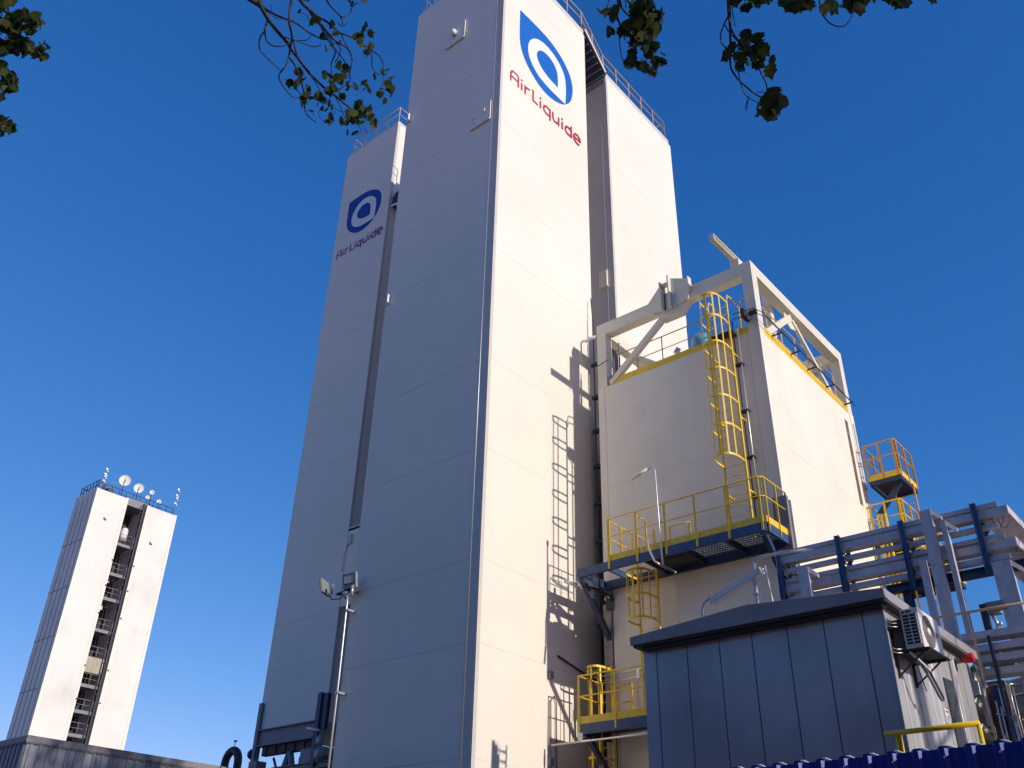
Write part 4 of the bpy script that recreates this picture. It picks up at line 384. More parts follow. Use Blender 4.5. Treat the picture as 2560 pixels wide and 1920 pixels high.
tl=thing('tube_lamp','white tube lamp sticking out beside the tower base flanges','lamp',(-28.13,YC,7.9))
b=MB(); b.cyl((-28.94,YC-.4,8.13),(-28.2,YC-.4,7.97),.045,12); part('lamp_tube',b,WHITE,tl)
b=MB(); b.tube([(-28.2,YC-.4,7.97),(-28.1,YC-.4,7.94),(-28.0,YC-.1,7.9)],.03,8); part('arm',b,GREY,tl)

# ------------------------------------------------------------ far tower with the open stair slot
XD=-101.29; YD=42.92; ZD=45.78
t3=thing('far_tower','distant weathered tower with a dark open stair slot and dishes on its roof','tower',(-103.7,48,0))
def bx(*a): return MB().box(*a)
b=MB(); b.box(-106.3,YD,0,XD,46.88,ZD); b.cur=1
for z in (12,17.5,23,28.5,34,39.5): b.box(-106.31,YD-.02,z-.05,XD-.3,YD,z+.05)
for x in (-105.2,-104.1,-103.0,-101.9): b.box(x-.05,YD-.03,0,x+.05,YD,ZD-.4)
part('wall_block',b,[CREAM3,GREY],t3,label='left block with stained side wall')
b=MB(); b.box(-106.3,49.42,0,XD,53.43,ZD); part('wall_block',b,CREAM3,t3,label='right block')
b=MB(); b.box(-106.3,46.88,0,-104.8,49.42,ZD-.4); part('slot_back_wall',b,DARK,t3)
for y0,y1 in ((YD-.02,YD+.28),(46.6,46.9),(49.4,49.7),(53.15,53.45)):
    b=bx(XD-.01,y0,0,XD+.06,y1,ZD+.02); part('edge_trim',b,CREAM,t3)
b=bx(-106.3,46.8,45.2,XD-.4,49.5,ZD+.35); part('slot_roof',b,GREY,t3)
rng=random.Random(3)
for i,z in enumerate((40.4,36.8,33.9,30.3,27.2,24.3,21.6,19.2,16.5)):
    b=MB(); b.box(-104.8,46.9,z-.18,XD-.35,49.0,z); b.box(XD-.4,46.9,z-.35,XD-.3,49.0,z+.0); f=part('stair_landing',b,GREY,t3)
    rail(t3,[(XD-.3,46.95,z),(XD-.3,48.95,z)],1.1,[3],GREY,r=.035,mids=(.5,))
b=bx(XD-.5,46.95,25.5,XD-.2,48.95,27.15)
for k in range(4): b.box(XD-.2,47.3+k*.45,25.5,XD-.17,47.34+k*.45,27.15)
part('cladding_panel',b,mat('aged_tan_panel',(.42,.36,.27),.7,var=.15),t3)
b=MB(); b.box(XD-.5,49.05,0,XD-.1,49.35,45.9); b.tube([(XD-.05,48.72,0),(XD-.05,48.72,45.6)],.05,6); b.tube([(XD-.05,49.3,0),(XD-.05,49.3,45.6)],.05,6)
for k in range(40): b.box(XD-.08,48.72,1+k*1.12,XD-.04,49.3,1.06+k*1.12)
part('service_ladder',b,DARK,t3)
b=MB(); b.cyl((XD-1.2,48.0,41.0),(XD-1.2,48.0,42.3),.42,16); b.ball((XD-1.2,48,42.3),.42,16,8); part('tank',b,WHITE,t3)
b=bx(XD-1.5,46.95,40.4,XD-1.2,47.3,44); part('duct',b,GALVB,t3)
for z in (43.6,37.9,34.7,28.0,19.8):
    b=MB(); b.tube([(XD-1.6,48.2,z-1.6),(XD-1.6,48.5,z-1),(XD-1.4,48.2,z-.9)],.08,6); b.box(XD-1.7,47.5,z-2,XD-1.4,47.8,z-1.4); part('pipework',b,GALVB,t3)
for y in (47.0,49.5):
    for z in (38,35,31.8,26,22.5):
        b=bx(XD,y-.06+(.0 if y>48 else -.2),z,XD+.15,y+.1+(.0 if y>48 else -.2),z+.15); part('wall_clip',b,DARK,t3)
for (y,z) in ((44.7,42.4),(50.9,41.3)):
    b=MB(); b.tube([(XD+.02,y-.12,z+.2),(XD+.2,y,z),(XD+.02,y+.2,z-.02)],.07,6); part('lifting_eye',b,GREY,t3)
rail(t3,[(-106.1,53.0,ZD),(-106.1,YD+.3,ZD),(XD-.5,YD+.3,ZD)],1.3,[10,7],DARK,r=.05)
rail(t3,[(XD-1,YD+.4,ZD),(XD-1,53.3,ZD)],1.2,[12],DARK,r=.04)
def dish(y,z,r,lab,zb=ZD,x=-102.3):
    t=thing('satellite_dish',lab,'dish',(x,y,zb),'dishes on the far tower roof')
    ax=V3((.90,-.42,-.1)); b=MB(); b.disc((x,y,z),ax,r,28,[(r,.0),(r*.98,-.02),(r*.7,-.13*r),(r*.35,-.22*r),(0,-.25*r),(0,-.29*r),(r*.4,-.27*r),(r*.75,-.18*r),(r,.0)]); part('reflector',b,WHITE,t)
    b=MB(); b.tube([V3((x,y,z))-ax*.25*r,V3((x,y,z))+ax*.35*r],r*.05,6); b.ball(V3((x,y,z))+ax*.37*r,r*.13,8,6); part('feed',b,GREY,t)
    b=MB(); b.tube([V3((x,y,zb)),(x-.12,y,z-r*.6),V3((x,y,z))-ax*.3*r],.05,6); part('mast',b,DARK,t)
dish(46.37,48.3,.68,'largest and leftmost white dish on the far tower roof')
dish(48.31,47.98,.6,'second largest white dish on the far tower roof, right of the largest')
dish(50.09,48.07,.29,'small round dish on a pole, highest of the small ones on the far tower')
dish(49.70,47.25,.26,'small dish just above the top of the stair slot on the far tower')
dish(51.25,47.22,.29,'small dish standing alone at the right on the far tower roof')
def antenna(y,z1,lab,y2):
    t=thing('antenna_mast',lab,'antenna',(-102.3,y,ZD)); b=MB(); b.tube([(-102.3,y,ZD),(-102.3,y2,z1)],.05,6); part('mast',b,GREY,t)
    for k,(zz,s) in enumerate(((.45,.22),(.62,.12),(.72,.25),(.9,.15))):
        q=MB(); z=ZD+(z1-ZD)*zz; q.box(-102.38,y-s,z,-102.2,y+.05,z+.18+.12*(k%2)); q.ball((-102.2,y+.1,z-.12),.1,8,6); part('aerial',q,WHITE,t)
antenna(43.9,49.0,'thin antenna mast at the left corner of the far tower roof',43.8)
antenna(53.45,49.9,'thin antenna mast at the right corner of the far tower roof',53.5)
b=MB(); b.tube([(-102.3,44.6,47.36),(-102.3,45.85,47.4)],.035,6)
for k in range(7): b.tube([(-102.3,44.7+k*.18,47.18),(-102.3,44.7+k*.18,47.58)],.02,5)
b.tube([(-102.3,44.65,ZD),(-102.3,44.65,47.36)],.04,6)
single('yagi_antenna',b,GREY,'horizontal toothed aerial between the left mast and the largest dish','antenna',(-102.3,44.6,ZD))
b=MB(); b.box(-102.5,44.4,ZD,-101.8,45.1,ZD+.7); b.box(-102.3,43.95,ZD+.2,-102.1,44.1,ZD+1.0)
single('equipment_box',b,DARK,'dark equipment box at the left end of the far tower roof','box',(-102.2,44.6,ZD))

# ------------------------------------------------------------ low shed bottom left, bent vent pipe
XB,YB,ZB=-26.6,11.3,5.98
SHED=mat('ribbed_sheet_grey',(.22,.235,.27),.5,.1,var=.12,scale=2)
sh=thing('low_shed','low grey ribbed sheet shed with a flashing band at the lower left','shed',(-30,15,0))
b=MB(); b.box(-44,YB,0,XB,21.0,ZB-.18)
for k in range(38):
    y=YB+.13+k*.255; b.prism([(XB,y-.05,0),(XB+.03,y-.025,0),(XB+.03,y+.025,0),(XB,y+.05,0)],(0,0,ZB-.19))
for k in range(60):
    x=XB-.1-k*.255; b.prism([(x-.05,YB,0),(x-.025,YB-.03,0),(x+.025,YB-.03,0),(x+.05,YB,0)],(0,0,ZB-.19))
part('wall',b,SHED,sh)
b=MB(); b.box(-44.1,YB-.06,ZB-.17,XB+.07,21.05,ZB); b.box(-44.1,YB-.045,ZB-.2,XB+.05,21.04,ZB-.172); part('roof_flashing',b,GREY,sh,bevel=.01)
b=MB(); pts=[(-36.6,24,0),(-36.6,24,7.75)]+[(-36.13-.47*math.cos(a_),24,7.75+.5*math.sin(a_)) for a_ in [math.pi*k/10 for k in range(1,10)]]+[(-35.66,24,7.75),(-35.66,24,6.9)]
vp=thing('vent_pipe','thick dark gooseneck vent pipe bent over above the low shed','pipe',(-36.6,24,0))
q=MB(); q.tube(pts,.17,16); part('bent_pipe',q,DARK,vp)
q=MB(); q.cyl((-36.6,24,7.3),(-36.6,24,7.42),.27,16); part('flange',q,DARK,vp)
q=MB(); q.tube([(-36.1,24,8.4),(-36.1,24,8.62)],.015,6); q.box(-36.17,23.97,8.6,-36.0,24.03,8.66); part('weather_cock',q,DARK,vp)

# ------------------------------------------------------------ floodlights on a conduit at the tower's left edge
YPp=17.3
fl=thing('floodlight_mast','two grey floodlights on a bent conduit arm at the left edge of the tallest tower','floodlight',(-21.38,YPp,0))
b=MB(); b.tube([(-21.36,YPp,0),(-21.38,YPp,8),(-21.41,YPp,10.15),(-21.42,YPp,10.3),(-21.52,YPp,10.48)],.028,8)
for z in (3,5.2,7.5,9.9): b.box(-21.43,YPp-.03,z,-21.3,YPp+.28,z+.06)
part('conduit',b,STEEL,fl)
b=MB(); b.tube([(-21.9,YPp-.05,10.5),(-21.6,YPp-.02,10.55),(-21.2,YPp,10.6)],.035,8); b.box(-21.85,YPp-.1,10.47,-21.3,YPp+.02,10.53); b.bar((-21.3,YPp,10.53),(-21.3,YPp+.28,10.53),.06,.06); part('cross_arm',b,DARK,fl)
for (c,n_,h) in (((-21.28,YPp-.1,10.80),(.15,-.95,-.2),.27),((-22.42,YPp-.15,10.80),(-.90,-.42,-.25),.27)):
    c=V3(c); n_=V3(n_).normalized(); u=V3((0,0,1)).cross(n_).normalized(); v=n_.cross(u)
    b=MB(); b.bar(c-n_*.06,c+n_*.03,.52,.46,tuple(v)); f=part('lamp_housing',b,TANKM,fl,bevel=.015)
    q=MB(); q.bar(c+n_*.03+v*.05,c+n_*.042+v*.05,.40,.26,tuple(v)); part('lamp_glass',q,GLASS,f)
    q=MB()
    for k in range(4):
        pa=[(-1,-1),(1,-1),(1,1),(-1,1)]; a_=pa[k]; d_=pa[(k+1)%4]
        q.bar(c+n_*.04+v*(.05+.14*a_[1])+u*.21*a_[0],c+n_*.04+v*(.05+.14*d_[1])+u*.21*d_[0],.02,.02,tuple(n_))
    part('glass_frame',q,DARK,f)
for p,q_ in (((-22.1,YPp-.1,10.55),(-22.1,YPp-.1,10.85)),((-21.12,YPp-.1,10.3),(-21.12,YPp-.1,10.62)),((-21.5,YPp-.1,10.47),(-21.3,YPp-.12,10.42))):
    b=MB(); b.cyl(p,q_,.045,10); part('lamp_bracket',b,STEEL,fl)
b=MB(); b.tube([(-22.25,YPp-.1,10.6),(-22.1,YPp-.05,10.38),(-21.8,YPp,10.36),(-21.6,YPp,10.42),(-21.5,YPp,10.3)],.018,6); part('cable',b,DARK,fl)
# ------------------------------------------------------------ shorter clad building with the open steel frame on top
XL,XR,YS,YE=-15.3,-9.35,22.04,28.97
pb=thing('process_building','shorter cream clad block with an open steel frame and yellow toe boards on its roof','building',(-12.3,25.5,0))
b=MB(); b.box(XL,YS,10.3,XR,YE,17.6); b.box(-15.03,YS,0,XR,YE,10.3); b.cur=1
for z in (5.0,8.85,13.9):
    b.box(XL+.02 if z>10.3 else -15.0,YS-.003,z-.006,XR-.4,YS+.02,z+.006); b.cur=2; b.box(XR-.02,YS+.3,z-.008,XR+.003,YE-.2,z+.008); b.cur=1
b.box(-9.76,YS-.004,0,-9.745,YS+.02,17.6)
part('wall',b,[CREAM2,JOINT,LJOINT],pb)
b=MB(); b.box(-15.34,YS-.05,0,-15.06,YS+.3,10.15); part('side_column',b,mat('bare_concrete_strip',(.36,.31,.27),.85,var=.3,scale=4,dirt=(.2,.16,.13),dirt_amt=.6,bscale=6),pb)
b=MB(); b.box(XR+.003,YS-.01,0,XR+.20,YS+.45,11.9); part('corner_cover',b,CREAM2,pb)
b=bx(-9.62,YS-.16,9.8,-9.2,YS-.02,12.0); part('corner_plate',b,GREY,pb)
FT=20.21
def col_(x0,y0,x1,y1,z0=17.6,z1=FT): q=bx(x0,y0,z0,x1,y1,z1); part('frame_post',q,FRAME,pb)
col_(XL-.004,YS-.004,XL+.36,YS+.36); col_(XR-.34,YS-.004,XR+.004,YS+.36); col_(XL-.004,YE-.34,XL+.36,YE+.004); col_(XR-.34,YE-.34,XR+.004,YE+.004)
b=bx(XR-.335,YS-.012,0,XR+.010,YS+.03,17.6); b.box(XL-.008,YS-.008,10.3,XL+.25,YS+.02,17.6); b.box(XR-.1,YE-.3,0,XR+.02,YE+.01,17.6); part('corner_trim',b,CREAM2,pb)
zb=FT-.47
def beam_(a): q=bx(*a); part('frame_beam',q,FRAME,pb)
beam_((XL+.36,YS,zb,XR-.34,YS+.34,FT-.004)); beam_((XR-.33,YS+.36,zb+.05,XR,YE-.34,FT-.004)); beam_((XL,YS+.36,zb+.02,XL+.34,YE-.34,FT-.004)); beam_((XL+.36,YE-.33,zb+.02,XR-.34,YE,FT-.004))
# stiffened hump plates where the crane load comes in
b=MB(); yq=YS-.04
b.prism([(-13.25,yq,19.95),(-13.2,yq,20.1),(-12.62,yq,20.72),(-12.45,yq,20.72),(-12.45,yq,19.62),(-13.0,yq,19.72)],(0,.05,0))
b.prism([(-12.22,yq,20.84),(-11.55,yq,20.52),(-11.5,yq,20.1),(-11.62,yq,19.72),(-12.22,yq,19.62)],(0,.05,0))
b.box(-12.5,yq,19.6,-12.2,YS+.36,FT+.1)
for x,z1 in ((-12.58,20.74),(-12.26,20.9),(-11.52,20.5)): b.box(x,YS-.2,19.62 if x<-12 else 20.0,x+.05,YS+.02,z1)
b.prism([(-13.0,YS+.02,zb),(-12.7,YS+.02,19.38),(-11.95,YS+.02,19.38),(-11.65,YS+.02,zb)],(0,.3,0))
b.cyl((-12.52,yq-.02,20.62),(-12.28,yq-.02,20.62),.09,12)
part('gusset_plate',b,FRAME,pb)
for a,c,w_ in (((-14.85,YS+.12,17.72),(-12.5,YS+.12,19.6),.2),((XL+.3,YS+1.9,19.75),(XL+2.9,YS+1.9,17.75),.22),((XR-.18,25.0,19.68),(XR-.18,22.6,17.7),.22),((XR-.18,25.2,19.68),(XR-.18,28.2,17.7),.14),((XL+.5,YE-.2,17.7),(-12.4,YE-.2,19.6),.2)):
    q=MB(); q.bar(a,c,w_*.8,w_,(0,0,1)); part('diagonal_brace',q,FRAME,pb)
q=MB(); q.prism([(XR-.2,24.6,19.78),(XR-.2,25.65,19.78),(XR-.2,25.5,19.42),(XR-.2,25.0,19.25),(XR-.2,24.65,19.45)],(.03,0,0)); part('gusset_plate',q,FRAME,pb)
for a,c in (((XL+.36,YS+.08,17.74),(XR-1.25,YS+.08,17.74)),((XR-.95,YS+.08,17.74),(XR-.34,YS+.08,17.74)),((XR-.008,YS+.36,17.69),(XR-.008,YE-.34,17.69)),((XL+.36,YE-.1,17.74),(XR-.34,YE-.1,17.74))):
    q=MB(); q.bar(a,c,.02,.28 if a[0]<-9.5 else .3); part('toe_board',q,YEL,pb)
rail(pb,[(-14.95,YS+.42,17.9),(-11.0,YS+.42,17.9)],1.12,[5],TANRAIL,r=.02)
rail(pb,[(-10.05,YS+.42,17.9),(-9.7,YS+.42,17.9),(-9.66,28.6,17.9)],1.3,[2,7],TANRAIL,r=.022,mids=(.42,))
q=MB(); q.ibeam((-9.96,20.8,20.65),(-9.90,24.4,20.62),.16,.22,.02); q.box(-10.04,20.79,20.54,-9.88,20.82,20.76); part('crane_beam',q,FRAME,pb)
q=MB(); q.box(-10.05,22.1,FT-.004,-9.75,22.35,20.54); q.box(-10.05,24.2,18.0,-9.8,24.45,20.5); part('crane_beam_seat',q,FRAME,pb)
b=bx(XR-.02,28.08,13.95,XR+.004,28.34,17.1); part('dark_slot_panel',b,RUST,pb)  # thin dark panel stands for a recess, its shade put into the colour
b=MB(); b.box(XR-.02,28.5,9.0,XR+.03,28.6,13.6); b.box(XR-.02,28.75,12.0,XR+.05,28.85,17.2); part('downpipe',b,TRIM,pb)
# conduits: down the front by the ladder, and looping round the frame corner
b=MB(); b.tube([(-10.02,YS-.1,17.85),(-10.02,YS-.1,11.0)],.028,8); part('conduit',b,STEEL,pb)
b=MB(); b.tube([(-10.0,YS-.35,18.18),(-9.3,YS-.3,18.14),(-9.12,YS-.1,18.0),(-9.12,28.6,17.86)],.014,6); b.tube([(-10.14,YS-.2,18.1),(-9.98,YS-.35,18.0),(-9.3,YS-.26,17.98),(-9.06,YS-.06,17.84),(-9.06,28.6,17.72)],.014,6)
b.tube([(-10.14,YS-.12,18.1),(-10.14,YS-.12,11.0)],.022,6)
for y in (22.9,24.2,25.4,26.8,28.3): b.box(-9.36,y,17.74,-9.02,y+.04,17.78)
b.box(-9.72,YS-.38,17.95,-9.6,YS,18.25); b.box(-9.5,YS-.3,17.98,-9.25,YS-.2,18.1)
for z in (16.5,14.9,13.4,12.2): b.box(-10.22,YS-.14,z,-9.97,YS,z+.05)
part('cable_run',b,DARK,pb)
b=MB(); b.bar((XL-.02,YS-.22,18.35),(-14.7,YS-.2,18.5),.03,.03); b.box(-14.86,YS+.4,17.9,-14.78,YS+.5,19.2); b.tube([(-14.7,YS+.45,17.9),(-14.7,YS+.45,19.5)],.03,6); b.ball((-14.8,YS+.1,17.95),.09,8,6); part('valve_gear',b,GREY,pb)
bt=MB(); bt.ball((-11.75,YS+.95,18.5),.38,24,16); bt.cyl((-11.75,YS+.95,17.62),(-11.75,YS+.95,18.2),.1,10)
single('float_ball',bt,BALL,'turquoise blue ball on the roof of the shorter block beside the yellow ladder','ball',(-11.75,YS+.95,17.6))
bt=MB(); bt.bar((-12.30,YS+.1,17.93),(-12.22,YS+.16,18.1),.10,.16)
single('flood_lamp',bt,WHITE,'small white lamp box on the yellow toe board of the shorter block','lamp',(-12.2,YS+.1,17.9))
# risers in the dark gap between the tall tower and the shorter block
rs=thing('riser_duct','dark cable riser in the narrow gap between the tall tower and the shorter block','duct',(-15.8,23.5,0))
b=MB(); b.box(-15.95,23.0,0,-15.45,23.3,20.9); b.box(-16.3,24.2,0,-15.3,24.3,17); part('duct',b,RUST,rs)
b=MB(); b.tube([(-16.1,22.95,6),(-16.1,22.95,21.5)],.03,6); b.tube([(-15.85,22.93,6),(-15.85,22.93,20.5)],.025,6); b.tube([(-16.1,22.95,21.3),(-16.2,23.0,22.4)],.02,6)
for k in range(9): b.box(-16.2,22.9,8.5+k*1.35,-15.8,23.05,8.62+k*1.35)
part('conduit',b,DARK,rs)
for z in (16.2,16.9,17.3):
    b=bx(-15.72,22.85,z,-15.62,22.98,z+.35); part('yellow_tag',b,YEL,rs)

# ------------------------------------------------------------ caged ladders and service platforms
ld=thing('caged_ladder','tall yellow caged ladder up the front of the shorter block','ladder',(-10.47,21.65,10.9))
ladder(ld,-10.78,-10.13,21.65,10.9,18.75,YEL,depth=.8,hoops=[13.2,14.15,15.08,16.0,16.93,17.88,18.68],nstraps=5,bulge=.04)
for x in (-10.78,-10.13):
    q=MB(); q.tube([(x,21.65,18.7),(x,21.75,19.0),(x,22.1,19.05),(x,22.5,18.95),(x,22.5,17.9)],.025,8); part('grab_rail',q,YEL,ld)
    for z in (12.3,14.6,16.8):
        q=bx(x-.02,21.66,z,x+.02,YS,z+.05); part('wall_stay',q,YEL,ld)
q=bx(-10.8,21.7,17.62,-10.1,22.1,17.7); part('landing',q,DARK,ld)

sp=thing('service_platform','wide blue service platform with yellow railings halfway up the shorter block','platform',(-11.7,21.3,10.85))
yP=20.69; zt=10.86
q=MB(); q.bar((-15.28,yP,zt-.125),(-9.33,yP,zt-.125),.08,.25); part('edge_beam',q,BLUE,sp)
q=MB(); q.bar((-9.33,yP+.04,zt-.125),(-9.33,YS,zt-.125),.08,.25); part('edge_beam',q,BLUE,sp)
q=MB(); q.bar((-15.24,yP+.04,zt-.13),(-15.24,YS+.1,zt-.13),.08,.24); part('edge_beam',q,DBLUE,sp)
q=MB(); q.bar((-15.3,YS-.12,zt-.18),(-9.4,YS-.12,zt-.18),.1,.25); part('wall_beam',q,DBLUE,sp)
for x in (-14.25,-13.05,-11.8,-10.55):
    q=MB(); q.bar((x,yP+.04,zt-.14),(x,YS-.1,zt-.14),.07,.18); part('cross_beam',q,BLUE if x<-13.5 else DARK,sp)
q=MB(); n=0; x=-13.0
while x<-9.4: q.box(x,yP+.04,zt-.035,x+.006,YS-.08,zt-.002); x+=.085
for k in range(9): q.box(-13.05,yP+.1+k*.14,zt-.03,-9.4,yP+.108+k*.14,zt-.004)
part('grating',q,DARK,sp)
q=bx(-13.0,yP+.5,zt-.16,-11.9,YS-.2,zt-.05); part('tray_under_deck',q,DARK,sp)
for (x,y0) in ((-15.2,0),(-9.45,0)):
    q=MB(); q.bar((x,yP+.1,zt-.28),(x+.05,YS-.02,zt-1.75),.14,.14); part('knee_strut',q,DBLUE,sp)
q=MB(); q.bar((-15.22,yP+.3,zt-.3),(-15.0,YS,zt-.6),.06,.14); q.box(-15.2,YS-.1,zt-.9,-15.0,YS+.0,zt-.2); part('bracket',q,DARK,sp)
rail(sp,[(-14.15,yP-.05,zt),(-9.40,yP-.05,zt),(-9.28,yP+.06,zt),(-9.28,YS-.02,zt)],1.27,[6,1,3],YEL,r=.022,low=.22,mids=(.57,),flat=True)
for a,c in (((-13.05,yP-.02,zt),(-9.36,yP-.02,zt)),((-14.15,yP-.02,zt),(-13.1,yP-.02,zt)),((-9.295,yP,zt),(-9.295,YS-.05,zt))):
    q=MB(); q.bar(V3(a)+V3((0,0,.09)),V3(c)+V3((0,0,.09)),.01,.18); part('toe_board',q,YEL,sp)
rail(sp,[(-14.15,yP,zt),(-14.15,YS-.15,zt)],1.24,[3],YEL,r=.02,mids=(.55,),flat=True)
rail(sp,[(-13.25,yP+.05,zt),(-13.25,yP+.55,zt)],1.2,[2],YEL,r=.02,mids=(.5,),flat=True)
rail(sp,[(-12.75,YS-.3,zt),(-12.1,YS-.3,zt)],1.05,[2],YEL,r=.02,mids=(.5,),flat=True)

l2=thing('caged_ladder','short yellow caged ladder hanging below the left end of the wide blue platform','ladder',(-13.5,21.64,6.5))
ladder(l2,-13.85,-13.22,21.64,6.5,11.9,YEL,depth=.78,hoops=[9.2,9.85,10.55],nstraps=5,bulge=.1)

lp=thing('service_platform','smaller blue service platform with yellow railings low on the shorter block','platform',(-13.5,21.3,6.5))
yP2=20.69; z2=6.55
q=MB(); q.bar((-15.3,yP2,z2-.125),(-10.6,yP2,z2-.125),.08,.26); part('edge_beam',q,BLUE,lp)
q=MB(); q.bar((-15.25,yP2+.04,z2-.125),(-15.25,YS,z2-.125),.08,.25); part('edge_beam',q,DBLUE,lp)
q=MB(); q.box(-15.2,yP2+.04,z2-.06,-10.6,YS-.05,z2-.01); part('deck',q,DARK,lp)
for x in (-15.15,-12.0):
    q=MB(); q.bar((x,yP2+.15,z2-.28),(x+.1,YS-.02,z2-1.5),.13,.13); part('knee_strut',q,DBLUE,lp)
rail(lp,[(-15.3,YS-.3,z2),(-15.3,yP2-.03,z2),(-10.6,yP2-.03,z2)],1.27,[3,5],YEL,r=.022,low=.2,mids=(.57,),flat=True,toe=0)
for a,c in (((-15.3,yP2-.02,z2),(-10.6,yP2-.02,z2)),((-15.3,yP2,z2),(-15.3,YS,z2))):
    q=MB(); q.bar(V3(a)+V3((0,0,.1)),V3(c)+V3((0,0,.1)),.01,.2); part('toe_board',q,YEL,lp)
rail(lp,[(-15.0,YS-.15,z2),(-14.4,YS-.15,z2)],1.2,[2],YEL,r=.022,mids=(.6,.35),flat=True)
l3=thing('caged_ladder','yellow ladder end reaching up through the small low platform in the gap','ladder',(-15.0,21.9,0))
ladder(l3,-15.5,-15.05,21.9,0,8.3,YEL,depth=.7,hoops=[8.2,5.8,4.6],nstraps=3)

def tube_lamp(label,pole,a,c,r=.055,mm=WHITE,box=False,group=None):
    t=thing('tube_lamp',label,'lamp',pole[0],group)
    q=MB(); q.tube(pole,.03,8); part('pole',q,STEEL,t)
    q=MB()
    if box: q.bar(a,c,.16,.10); h=part('lamp_housing',q,mm,t,bevel=.012); u=MB(); u.bar(V3(a)-V3((0,0,.06)),V3(c)-V3((0,0,.06)),.135,.03); part('lamp_cover',u,GLASS,h)
    else: q.cyl(a,c,r,12); h=part('lamp_tube',q,mm,t)
    for p in (a,c):
        u=MB(); u.ball(p,r*.8,10,8); part('end_cap',u,STEEL,h)
tube_lamp('tube lamp on a tall bent pole at the wide blue platform railing',[(-12.38,20.62,10.3),(-12.42,20.62,11.5),(-12.45,20.62,13.2),(-12.49,20.62,13.32),(-12.6,20.62,13.35)],(-12.68,20.62,13.3),(-13.25,20.62,13.16),mm=CREAM2)
tube_lamp('downward tube lamp slung under the wide blue platform',[(-12.8,20.6,11.25),(-12.77,20.55,10.9),(-12.6,20.55,10.5),(-12.45,20.55,10.36)],(-12.4,20.55,10.32),(-11.95,20.5,10.02),mm=DARK,r=.04)
tube_lamp('long slanting tube lamp standing on the dark flashing roof of the cabin',[(-7.96,14.5,5.95),(-7.96,14.5,6.72),(-7.9,14.5,6.88),(-7.78,14.5,6.93)],(-7.74,14.5,6.87),(-6.72,14.5,7.23),box=True,mm=OFFW)
tube_lamp('small tube lamp high up at the top left corner of the shorter block',[(-15.95,22.0,19.0),(-15.97,22.0,19.75),(-15.9,22.0,19.82),(-15.8,22.0,19.8)],(-15.78,22.0,19.76),(-15.35,22.0,19.78))
tube_lamp('tube lamp pointing left from the outer end of the wide blue platform',[(-15.2,20.8,10.3),(-15.35,20.9,10.45),(-15.5,20.9,10.62)],(-15.5,20.95,10.5),(-15.95,20.95,10.72))
b=MB(); b.tube([(-16.1,20.5,6.08),(-13.0,20.5,6.08),(-10.9,20.5,6.08)],.03,8); b.box(-15.2,20.46,6.08,-15.1,20.54,6.3)
single('lamp_pipe',b,STEEL,'thin horizontal pipe running along just under the smaller low platform','pipe',(-15.15,20.5,6.08))
b=MB(); b.tube([(-15.6,21.85,8.06),(-13,21.85,8.08)],.025,6); b.tube([(-15.6,21.85,7.86),(-13,21.85,7.88)],.025,6); b.box(-14.16,21.8,7.83,-14.08,21.88,8.1)
single('pipe_pair',b,STEEL,'pair of thin horizontal pipes with a valve just above the smaller low platform','pipe',(-14.2,22.0,7.97))

# yellow basket platforms on the far side of the shorter block
def basket(label,x0,x1,y0,y1,z,m,strut=True,h=1.3):
    t=thing('basket_platform',label,'platform',((x0+x1)/2,(y0+y1)/2,z))
    q=bx(x0,y0,z-.16,x1,y0+.09,z); q.box(x0,y1-.09,z-.16,x1,y1,z); q.box(x0,y0+.09,z-.16,x0+.09,y1-.09,z); q.box(x1-.09,y0+.09,z-.16,x1,y1-.09,z); part('deck_frame',q,DBLUE,t)
    q=MB(); y=y0+.1
    while y<y1-.1: q.box(x0+.09,y,z-.04,x1-.09,y+.012,z-.005); y+=.06
    part('grating',q,DARK,t)
    rail(t,[(x0,y1,z),(x0,y0,z),(x1-.06,y0,z),(x1,y0+.06,z),(x1,y1,z)],h,[3,3,1,3],m,r=.028,mids=(.6,),flat=True)
    for a,c in (((x0+.05,y0,z+.1),(x1,y0,z+.1)),((x1,y0,z+.1),(x1,y1,z+.1)),((x0,y0,z+.1),(x0,y1,z+.1))):
        q=MB(); q.bar(a,c,.012,.2); part('toe_board',q,YEL,t)
    if strut:
        q=MB(); q.bar((x1-.15,y0+.3,z-.15),(x0+.05,y0+.3,z-1.05),.14,.14); part('knee_strut',q,DBLUE,t)
    return t
basket('upper yellow basket platform at the far right edge of the shorter block',-9.1,-8.06,28.6,30.1,14.84,ORG)
basket('lower yellow basket platform behind the cable tray rack',-9.25,-8.24,28.6,30.1,12.75,YEL,False,h=1.28)
basket('lowest yellow platform seen through the stacked cable trays',-9.1,-7.4,28.6,30.6,11.55,YEL,False,h=1.2)
l4=thing('caged_ladder','yellow ladder rising behind the cable tray rack to the upper basket platform','ladder',(-8.0,29.4,5))
ladder(l4,-8.55,-7.95,29.3,4,14.7,ORG,hoops=[],step=.3)
for k in range(3):
    q=MB(); q.tube([(-9.0+.12*k,28.5,10.8),(-9.0+.12*k,28.5,13.6)],.04,6); part('riser_pipe',q,YEL,l4)

